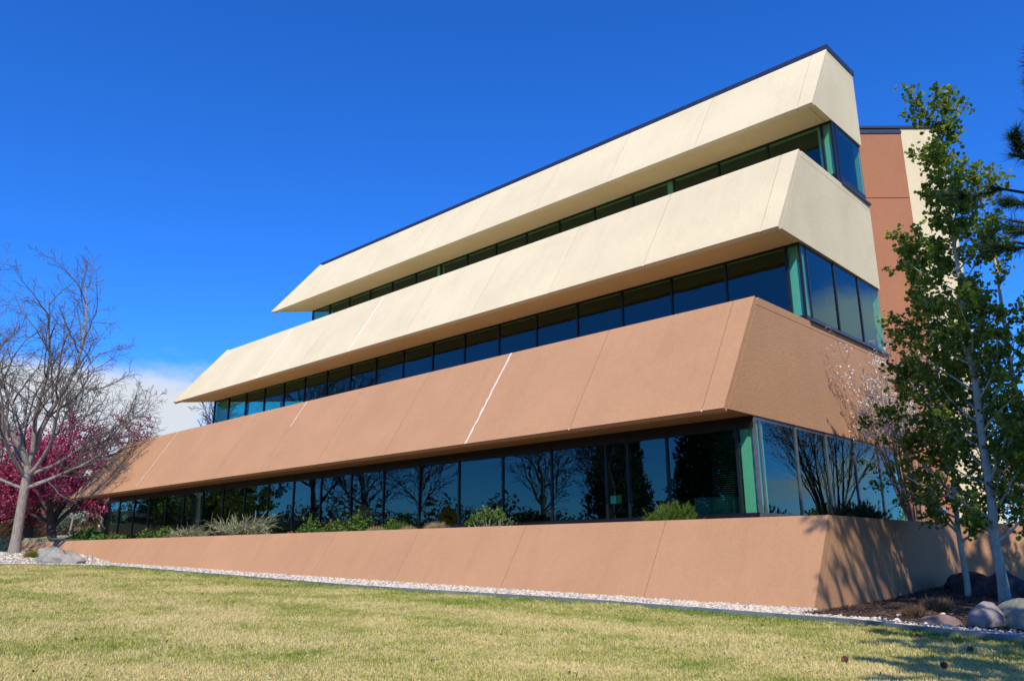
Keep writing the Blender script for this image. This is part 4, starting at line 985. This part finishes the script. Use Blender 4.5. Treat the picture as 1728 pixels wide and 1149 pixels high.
rock('boulder', (4.75, -2.50, -3.17), (.46, .28, .21), m_rock_green, 'broad olive-grey boulder behind the purplish one', 8, R(-25), rough=.14)
rock('boulder', (3.86, -2.55, -3.26), (.25, .17, .12), m_rock_red, 'low reddish stone left of the purplish boulder', 9, R(10), rough=.16)
rock('boulder', (4.55, .55, -3.02), (.36, .42, .50), m_rock_blue, 'blue-grey boulder in shade at the right edge, against the aspen trunk', 12, R(35))
for i, (x, y, sx, sz) in enumerate([(2.75, 3.5, .42, .26), (3.2, 3.0, .40, .34), (2.35, 4.2, .36, .22)]):
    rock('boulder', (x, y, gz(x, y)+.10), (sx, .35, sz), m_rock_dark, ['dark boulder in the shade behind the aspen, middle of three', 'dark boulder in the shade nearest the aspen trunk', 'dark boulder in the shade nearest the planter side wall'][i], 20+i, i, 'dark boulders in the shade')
for i, (x, y, q) in enumerate([(3.45, -1.1, .05), (3.05, -1.5, .035), (3.95, -1.75, .04), (3.75, -2.4, .05), (4.0, -2.85, .045), (5.1, -3.2, .05), (3.3, -2.3, .04)]):
    rock('stone', (x, y, gz(x, y)+.05), (q, q*.8, q*.7), m_sealant, ['white stone in the mulch near the garden side', 'white stone in the mulch nearest the wall corner', 'white stone beside the dry tuft', 'white stone left of the reddish stone', 'white stone in front of the purplish boulder', 'white stone right of the olive boulder', 'white stone near the steel edging'][i], 40+i, i, 'white stones in the mulch bed', .1, 2)
clump('dry_tuft', 3.0, 3.5, .12, m_hedge, 'brown dry grass tuft in the mulch, nearer the lawn', 'blade', n=260, size=.12, seed=60, y=-1.55, z=-3.27, cat='grass clump', depth=.28)
clump('dry_tuft', 2.9, 3.5, .12, m_hedge, 'brown dry grass tuft in the mulch, nearer the planter wall', 'blade', n=300, size=.16, seed=61, y=-.45, z=-3.24, cat='grass clump', depth=.28)
# pine cones on the lawn
def cone_mesh():
    mb = MB(); 
    for i in range(70):
        t = i/70; a = i*2.4; r = .028*math.sin(math.pi*(t*.85+.12))**.7; z = .075*t
        c = Vector((r*math.cos(a), r*math.sin(a), z)); d = Vector((math.cos(a), math.sin(a), .35)).normalized(); sd = Vector((-math.sin(a), math.cos(a), 0))
        mb.prism([c-d*.014-sd*.004, c+d*.012-sd*.008, c+d*.015+sd*.0, c+d*.012+sd*.008, c-d*.014+sd*.004], (0, 0, .0035))
    mb.lathe((0, 0, 0), [(.008, 0), (.018, .02), (.018, .05), (.006, .074)], 8)
    return mb.mesh('pine_cone', m_cone)
cm_ = cone_mesh()
for i, (px, py, lab) in enumerate([(1428, 1114, 'pine cone lying in the sun on the lawn, left of the tree shadow'), (1588, 1124, 'pine cone in the tree shadow on the lawn, nearest the bottom edge'), (1634, 1098, 'pine cone in the tree shadow on the lawn, toward the boulders'), (1552, 1075, 'pine cone at the edging below the dry tufts')]):
    v = F+R2*((px-864)/fpx)+U2*((574.5-py)/fpx); t = (-3.27-CAM.z)/v.z; p = CAM+v*t
    o = link('pine_cone', cm_, None, (p.x, p.y, gz(p.x, p.y)+.032)); o.rotation_euler = (R(75), R(20*i), i*1.3); o.scale = (.62,)*3; tag(o, lab, 'pine cone', 'pine cones on the lawn')

# ---------------------------------------------------------------- things far behind on the left
def aim(px, py, d):
    v = F+R2*((px-864)/fpx)+U2*((574.5-py)/fpx); h = math.hypot(v.x, v.y); return CAM+v*(d/h)
# warehouse
a = bgp(98, 165); b = bgp(200, 150); A = Vector((a[0], a[1], 0)); B = Vector((b[0], b[1], 0)); dd = (B-A).normalized(); nn = Vector((dd.y, -dd.x, 0)); ln = (B-A).length; zg = gz(a[0], a[1])-.3
wh = empty('warehouse', (A.x, A.y, zg)); wh.rotation_euler = (0, 0, math.atan2(dd.y, dd.x)); tag(wh, 'low beige industrial building with a sage green door, far behind the crabapples', 'building')
MB().box(0, ln, 0, 14, 0, 7.2).build('wall', m_beige, wh); MB().box(-.15, ln+.15, -.15, 14.15, 7.21, 7.5).build('roof', m_roofd, wh)
MB().box(ln*.30, ln*.62, -.12, -.01, 0, 4.9).build('door', m_sagedoor, wh); MB().box(.05, ln*.29, -.06, -.01, 0, .9).box(ln*.63, ln-.1, -.06, -.01, 0, .9).build('base_trim', m_teal, wh)
def car(loc, rz, mat, label, roof=None, L0=4.7):
    root = empty('parked_car', loc, rz); tag(root, label, 'car', 'cars parked far behind the crabapples'); h = 1.65; w_ = .9
    prof = [(-L0/2, .35), (-L0/2+.05, .85), (-L0/2+.3, 1.0), (-L0/2+.75, h-.05), (-L0/2+1.0, h), (L0/2-1.9, h), (L0/2-1.25, 1.05), (L0/2-.15, .9), (L0/2, .6), (L0/2, .35)]
    MB().prism([(x, -w_, z) for x, z in prof], (0, 2*w_, 0)).build('body', mat, root)
    for s1 in (-1, 1):
        y = s1*(w_+.002)
        for x0, x1 in ((-L0/2+.75, -L0/2+1.75), (-L0/2+1.85, L0/2-1.75)):
            MB().prism([(x0+.05, y, 1.05), (x1+.2, y, 1.05), (x1, y, h-.12), (x0+.2, y, h-.12)], (0, .012*s1, 0)).build('window', m_carglass, root)
        for x in (-L0/2+.85, L0/2-.9):
            w1 = MB().lathe((0, 0, 0), [(.2, -.11), (.33, -.11), (.34, 0), (.33, .11), (.2, .11)], 18).build('wheel', m_rubber, root, True); w1.location = (x, s1*(w_-.08), .34); w1.rotation_euler = (R(90), 0, 0)
            w2_ = MB().lathe((0, 0, 0), [(.19, -.112), (.05, -.118), (.02, .118), (.19, .112)], 14).build('rim', m_galv, w1, True)
    if roof: MB().box(-L0/2+1.0, L0/2-1.95, -w_+.08, w_-.08, h+.002, h+.03).build('roof', roof, root)
x, y, z = bgp(112, 128); car((x, y, z), R(52), m_navy, 'dark blue car with a pale roof parked behind the crabapple trunk', m_silver)
x, y, z = bgp(143, 132); car((x, y, z), R(52), m_navy, 'dark car half hidden by the green shrubs, right of the dark blue one', m_silver, 4.4)
x, y, z = bgp(66, 134); car((x, y, z), R(50), m_silver, 'pale car glimpsed left of the crabapple trunk')
# mountains
mr = np.random.default_rng(2); v = []; f = []; nM = 160
for i in range(nM+1):
    az = math.radians(-120+85*i/nM); d = 6500
    hgt = 330+150*mnoise.noise(Vector((i*.07, 0, 0)))+90*mnoise.noise(Vector((i*.23, 4, 0)))+40*mnoise.noise(Vector((i*.7, 9, 0)))
    for q, (dq, hq) in enumerate(((0, -60), (700, .55*hgt), (1500, hgt), (3500, -60))): 
        j = mnoise.noise(Vector((i*.5, q*3, 2)))
        v.append((CAM.x+(d+dq)*math.sin(az)+j*90, CAM.y+(d+dq)*math.cos(az), hq+(j*45 if q == 1 else 0)))
for i in range(nM):
    for q in range(3): f.append((i*4+q, (i+1)*4+q, (i+1)*4+q+1, i*4+q+1))
tag(link('mountains', npmesh('mountains', v, f, m_mountain, False)), 'blue mountain ridge on the horizon', kind='structure')
# buildings, road and signs mirrored in the ground-floor glass
def low_house(loc, rz, w_, d_, h, wallm, label):
    root = empty('low_building', loc, rz); tag(root, label, 'building')
    MB().box(-w_/2, w_/2, -d_/2, d_/2, 0, h).build('wall', wallm, root)
    MB().box(-w_/2-.5, w_/2+.5, -d_/2-.5, d_/2+.5, h+.002, h+.45).build('roof', m_roofd, root)
    n = int(w_/4)
    for i in range(n):
        x = -w_/2+w_*(i+.5)/n
        for y in (-d_/2-.03, d_/2+.03):
            wi = MB().box(x-.9, x+.9, y-.02, y+.02, .9, 2.2).build('window', m_white, root); MB().box(x-.8, x+.8, y-.03, y+.03, 1.0, 2.1).build('pane', m_carglass, wi)
low_house((-72, -38, -4.2), R(35), 30, 12, 4.2, m_brick, 'dark brick single-storey building mirrored in the ground floor glass')
low_house((-30, -72, -4.4), R(10), 34, 12, 5.0, m_beige, 'pale low building mirrored near the evergreen in the glass')
low_house((-78, -18, -3.5), R(70), 22, 12, 4.5, m_brick, 'brown brick building mirrored in the left windows')
# far treeline beyond the street, mirrored low in the glass
rng = np.random.default_rng(123); V = []
for i in range(90):
    az = R(-175+1.55*i+rng.normal(0, .6)); d = rng.uniform(85, 120); x = CAM.x+d*math.sin(az); y = CAM.y+d*math.cos(az)
    h = rng.uniform(4, 8.5); n = 1100; th = rng.uniform(0, 6.28, n); q = rng.uniform(.2, 1, n)**.5; ph = np.arccos(rng.uniform(-.2, 1, n))
    V.append(np.stack([x+4.2*q*np.sin(ph)*np.cos(th), y+4.2*q*np.sin(ph)*np.sin(th), gz(x, y)+.6+h*q*np.maximum(np.cos(ph), 0)], axis=1))
tag(link('far_wood', leafmesh('far_wood', np.concatenate(V), 0.42, m_hedge, rng, 'petal')), 'brown leafless wood far across the street', kind='stuff')
rd = npmesh('road', [(-75, -60, gz(-75, -60)+.05), (70, -26, gz(70, -26)+.5), (70, -34, gz(70, -34)+.5), (-75, -68, gz(-75, -68)+.05)], [(0, 1, 2, 3)], m_asphalt)
tag(link('road', rd), 'asphalt street across the lawn behind the photographer', kind='structure')
def diamond_sign(loc, rz, mat, h, label, mark=True):
    root = empty('road_sign', loc, rz); tag(root, label, 'sign')
    MB().tube([(0, .05, -.3), (0, .05, h+.5)], .03, 8).build('post', m_galv, root)
    q = .55; MB().prism([(-q, 0, h), (0, 0, h-q), (q, 0, h), (0, 0, h+q)], (0, .01, 0)).build('sign_plate', mat, root)
    if mark:
        MB().prism([(-.20, -.006, h-.02), (-.03, -.006, h-.10), (-.03, -.006, h+.06)], (0, .004, 0)).prism([(.20, -.006, h+.02), (.03, -.006, h+.10), (.03, -.006, h-.06)], (0, .004, 0)).box(-.10, .10, -.006, -.002, h-.012, h+.012).build('symbol', m_black, root)
def mirror_spot(px, py, d):
    """where a thing mirrored at this spot of the front glass stands"""
    v = F+R2*((px-864)/fpx)+U2*((574.5-py)/fpx); t = (YG[0]-CAM.y)/v.y; p = CAM+v*t; v2 = Vector((v.x, -v.y, v.z)).normalized(); return p+v2*d, math.atan2(v2.y, v2.x)
p, az = mirror_spot(756, 873, 17); diamond_sign((p.x, p.y, gz(p.x, p.y)), az-R(90), m_yellow, p.z-gz(p.x, p.y), 'yellow diamond road sign mirrored in the ground floor glass above the planter')
p, az = mirror_spot(612, 867, 20); diamond_sign((p.x, p.y, gz(p.x, p.y)), az-R(90), m_galv, p.z-gz(p.x, p.y), 'grey back of a diamond road sign mirrored beside the rose bushes', False)

# ================================================================ scattered stuff (instanced)
def scatter(name, P, rot, scl, attr, protos, label, seed=0):
    """points with rotation, scale and a 'dry' value; one of the prototype meshes stands on each"""
    me = bpy.data.meshes.new(name); me.vertices.add(len(P)); me.vertices.foreach_set('co', np.asarray(P, np.float32).ravel())
    for nm, arr, tp in (('rot', rot, 'FLOAT_VECTOR'), ('scl', scl, 'FLOAT'), ('dry', attr, 'FLOAT')):
        a = me.attributes.new(nm, tp, 'POINT'); a.data.foreach_set('vector' if tp == 'FLOAT_VECTOR' else 'value', np.asarray(arr, np.float32).ravel())
    idx = np.random.default_rng(seed).integers(0, len(protos), len(P)); a = me.attributes.new('pick', 'INT', 'POINT'); a.data.foreach_set('value', idx.astype(np.int32))
    o = link(name, me); tag(o, label, kind='stuff')
    ng = bpy.data.node_groups.new(name, 'GeometryNodeTree')
    ng.interface.new_socket('Geometry', in_out='INPUT', socket_type='NodeSocketGeometry'); ng.interface.new_socket('Geometry', in_out='OUTPUT', socket_type='NodeSocketGeometry')
    gi = ng.nodes.new('NodeGroupInput'); go = ng.nodes.new('NodeGroupOutput'); jn = ng.nodes.new('GeometryNodeJoinGeometry')
    def named(nm, dt):
        n = ng.nodes.new('GeometryNodeInputNamedAttribute'); n.data_type = dt; n.inputs[0].default_value = nm; return n.outputs[0]
    r_ = named('rot', 'FLOAT_VECTOR'); s1 = named('scl', 'FLOAT'); pk = named('pick', 'INT')
    for i, pm in enumerate(protos):
        cmp = ng.nodes.new('FunctionNodeCompare'); cmp.data_type = 'INT'; cmp.operation = 'EQUAL'
        ng.links.new(pk, cmp.inputs[2]); cmp.inputs[3].default_value = i
        ins = ng.nodes.new('GeometryNodeInstanceOnPoints'); ng.links.new(gi.outputs[0], ins.inputs['Points']); ng.links.new(cmp.outputs[0], ins.inputs['Selection'])
        # the prototype mesh is carried into the node tree by a socket-free mesh source
        oi = ng.nodes.new('GeometryNodeObjectInfo'); oi.inputs[0].default_value = pm
        ng.links.new(oi.outputs['Geometry'], ins.inputs['Instance']); ng.links.new(r_, ins.inputs['Rotation']); ng.links.new(s1, ins.inputs['Scale'])
        ng.links.new(ins.outputs[0], jn.inputs[0])
    ng.links.new(jn.outputs[0], go.inputs[0])
    md = o.modifiers.new('scatter', 'NODES'); md.node_group = ng
    return o
rng = np.random.default_rng(77)
def proto(name, me):
    return bpy.data.objects.new(name, me)      # not linked to the scene: only the source of the instances
def tuft(seed, nb, h, spread):
    r = np.random.default_rng(seed); V = []; Fq = []
    for i in range(nb):
        a = r.uniform(0, 6.28); q = spread*r.uniform(0, 1)**.5; bx_, by_ = q*math.cos(a), q*math.sin(a); hh = h*r.uniform(.5, 1.1); w_ = r.uniform(.0014, .0026)
        b = r.uniform(0, 6.28); ln = r.uniform(.1, .8)*hh; dx, dy = math.cos(b), math.sin(b); nx_, ny_ = -dy*w_, dx*w_; k = len(V)
        V += [(bx_-nx_, by_-ny_, -.01), (bx_+nx_, by_+ny_, -.01), (bx_+dx*ln*.35+nx_*.8, by_+dy*ln*.35+ny_*.8, hh*.6), (bx_+dx*ln*.35-nx_*.8, by_+dy*ln*.35-ny_*.8, hh*.6), (bx_+dx*ln, by_+dy*ln, hh)]
        Fq += [(k, k+1, k+2, k+3), (k+3, k+2, k+4)]
    me = bpy.data.meshes.new('blade_tuft'); me.from_pydata(V, [], Fq); me.materials.append(m_grass); return proto('blade_tuft', me)
tufts = [tuft(i, 18, .028, .034) for i in range(5)]
def lawn_points():
    P = []; sc_ = []
    for (d0, d1, dens, k) in ((3.0, 7.5, 760, 1.0), (7.5, 12, 420, 1.2), (12, 18, 200, 1.5), (18, 28, 85, 2.0), (28, 48, 24, 2.9)):
        n = int(dens*math.pi*(d1*d1-d0*d0)*0.36)
        r = np.sqrt(rng.uniform(d0*d0, d1*d1, n)); a = rng.uniform(R(-96), R(34), n)     # azimuth clockwise from +y
        x = CAM.x+r*np.sin(a); y = CAM.y+r*np.cos(a)
        ok = y < np.interp(x, EX, EY)-0.01
        P.append(np.stack([x[ok], y[ok]], 1)); sc_.append(np.full(ok.sum(), k))
    return np.concatenate(P), np.concatenate(sc_)
XY, kk = lawn_points()
Z = np.array([gz(a, b) for a, b in XY])
ed = np.interp(XY[:, 0], EX, EY)-XY[:, 1]         # distance from the edging: watered, greener there
nn1 = np.array([mnoise.noise(Vector((a*.55, b*.9, 0)))+.6*mnoise.noise(Vector((a*1.9, b*2.4, 5)))+.5*mnoise.noise(Vector((a*6, b*6, 9))) for a, b in XY])
dry = 0.60+0.52*nn1-0.50*np.exp(-ed/0.9)+rng.normal(0, .12, len(XY))
rot = np.stack([rng.normal(0, .12, len(XY)), rng.normal(0, .12, len(XY)), rng.uniform(0, 6.28, len(XY))], 1)
scatter('lawn_grass', np.column_stack([XY, Z]), rot, kk*rng.uniform(.7, 1.25, len(XY))*(1+.35*np.exp(-ed/.25)), np.clip(dry, 0, 1), tufts, 'short mown grass, partly dry and straw-yellow')
def stone_proto(seed, mat, flat=.7, nm='gravel_stone'):
    bm = bmesh.new(); bmesh.ops.create_icosphere(bm, subdivisions=2, radius=1); o3 = Vector((seed*5.1, 2, seed))
    for v in bm.verts:
        n0 = v.co.normalized(); v.co = n0*(1+.42*mnoise.noise(n0*1.4+o3)+.18*mnoise.noise(n0*4+o3)); v.co.z *= flat; v.co.x *= 1.15
    me = bpy.data.meshes.new(nm); bm.to_mesh(me); bm.free(); me.materials.append(mat); return proto(nm, me)
m_gstone = instcol('pale_gravel', (0.82, 0.75, 0.64), (0.62, 0.52, 0.40), (0.24, 0.21, 0.19), .9, 0.0)
stones = [stone_proto(i, m_gstone) for i in range(6)]
P = []; s2 = []
for i in range(34000):
    u = rng.uniform()
    x = 1.95-39*u**1.6 if i < 30000 else rng.uniform(1.95, 7.5)
    ye = yedge(x)
    if x > 1.84:
        yb_ = ye+rng.exponential(.16)+.02
        if yb_ > ye+.6: continue
    else:
        yw = ywallbase(x)+.05 if x > -36 else -1
        if x < -29.5: ye = max(ye, -5.5)
        yb_ = rng.uniform(ye+.02, yw)
    P.append((x, yb_, gz(x, yb_ if x > 1.55 else min(yb_, -.6))+.04)); s2.append(rng.uniform(.014, .036)*(1+.02*max(0, -x)))
rr = rng.uniform(0, 6.28, (len(P), 3)); dv = np.clip(rng.beta(1.3, 2.6, len(P)), 0, 1)
scatter('gravel', P, rr, s2, dv, stones, 'pale pinkish-white crushed gravel along the wall foot', 3)
lf = []
for i in range(3):
    mb = MB(); mb.v = [(-1, 0, .1), (-.3, .5, .3), (.6, .4, .1), (1, 0, .35), (.5, -.45, .12), (-.4, -.4, .25)]; mb.f = [(0, 1, 2, 3, 4, 5)]; lf.append(proto('fallen_leaf', mb.mesh('fallen_leaf', m_chip)))
P = []
for i in range(900):
    x = rng.uniform(-14, 7); y = rng.uniform(-11, -2) if rng.uniform() < .4 else yedge(x)-rng.exponential(.5)
    if y < yedge(x)-.02 and x < 6.5: P.append((x, y, gz(x, y)+.022))
scatter('fallen_leaves', P, rng.normal(0, 1.2, (len(P), 3)), rng.uniform(.008, .022, len(P)), rng.beta(2, 1.5, len(P)), lf, 'scattered dry brown leaf bits lying on the lawn', 9)
chips = []
for i in range(3):
    mb = MB(); rr_ = random.Random(i); mb.prism([(-1, -.25, 0), (1, -.35*rr_.random(), .05), (1.1, .3, 0), (-.9, .28, .06)], (0, 0, .14)); chips.append(proto('mulch_chip', mb.mesh('mulch_chip', m_chip)))
P = []
for i in range(26000):
    x = rng.uniform(1.82, 7.5); y = rng.uniform(-4.6, 8.5)
    if y < yedge(x)+.10 or (x < 2.2 and y > 6.2): continue
    P.append((x, y, gz(x, y)+.045+rng.uniform(0, .015)))
rr = np.stack([rng.normal(0, .3, len(P)), rng.normal(0, .3, len(P)), rng.uniform(0, 6.28, len(P))], 1)
scatter('bark_mulch', P, rr, rng.uniform(.012, .032, len(P)), rng.beta(1.5, 2.5, len(P)), chips, 'dark bark mulch and dry litter under the aspens', 5)
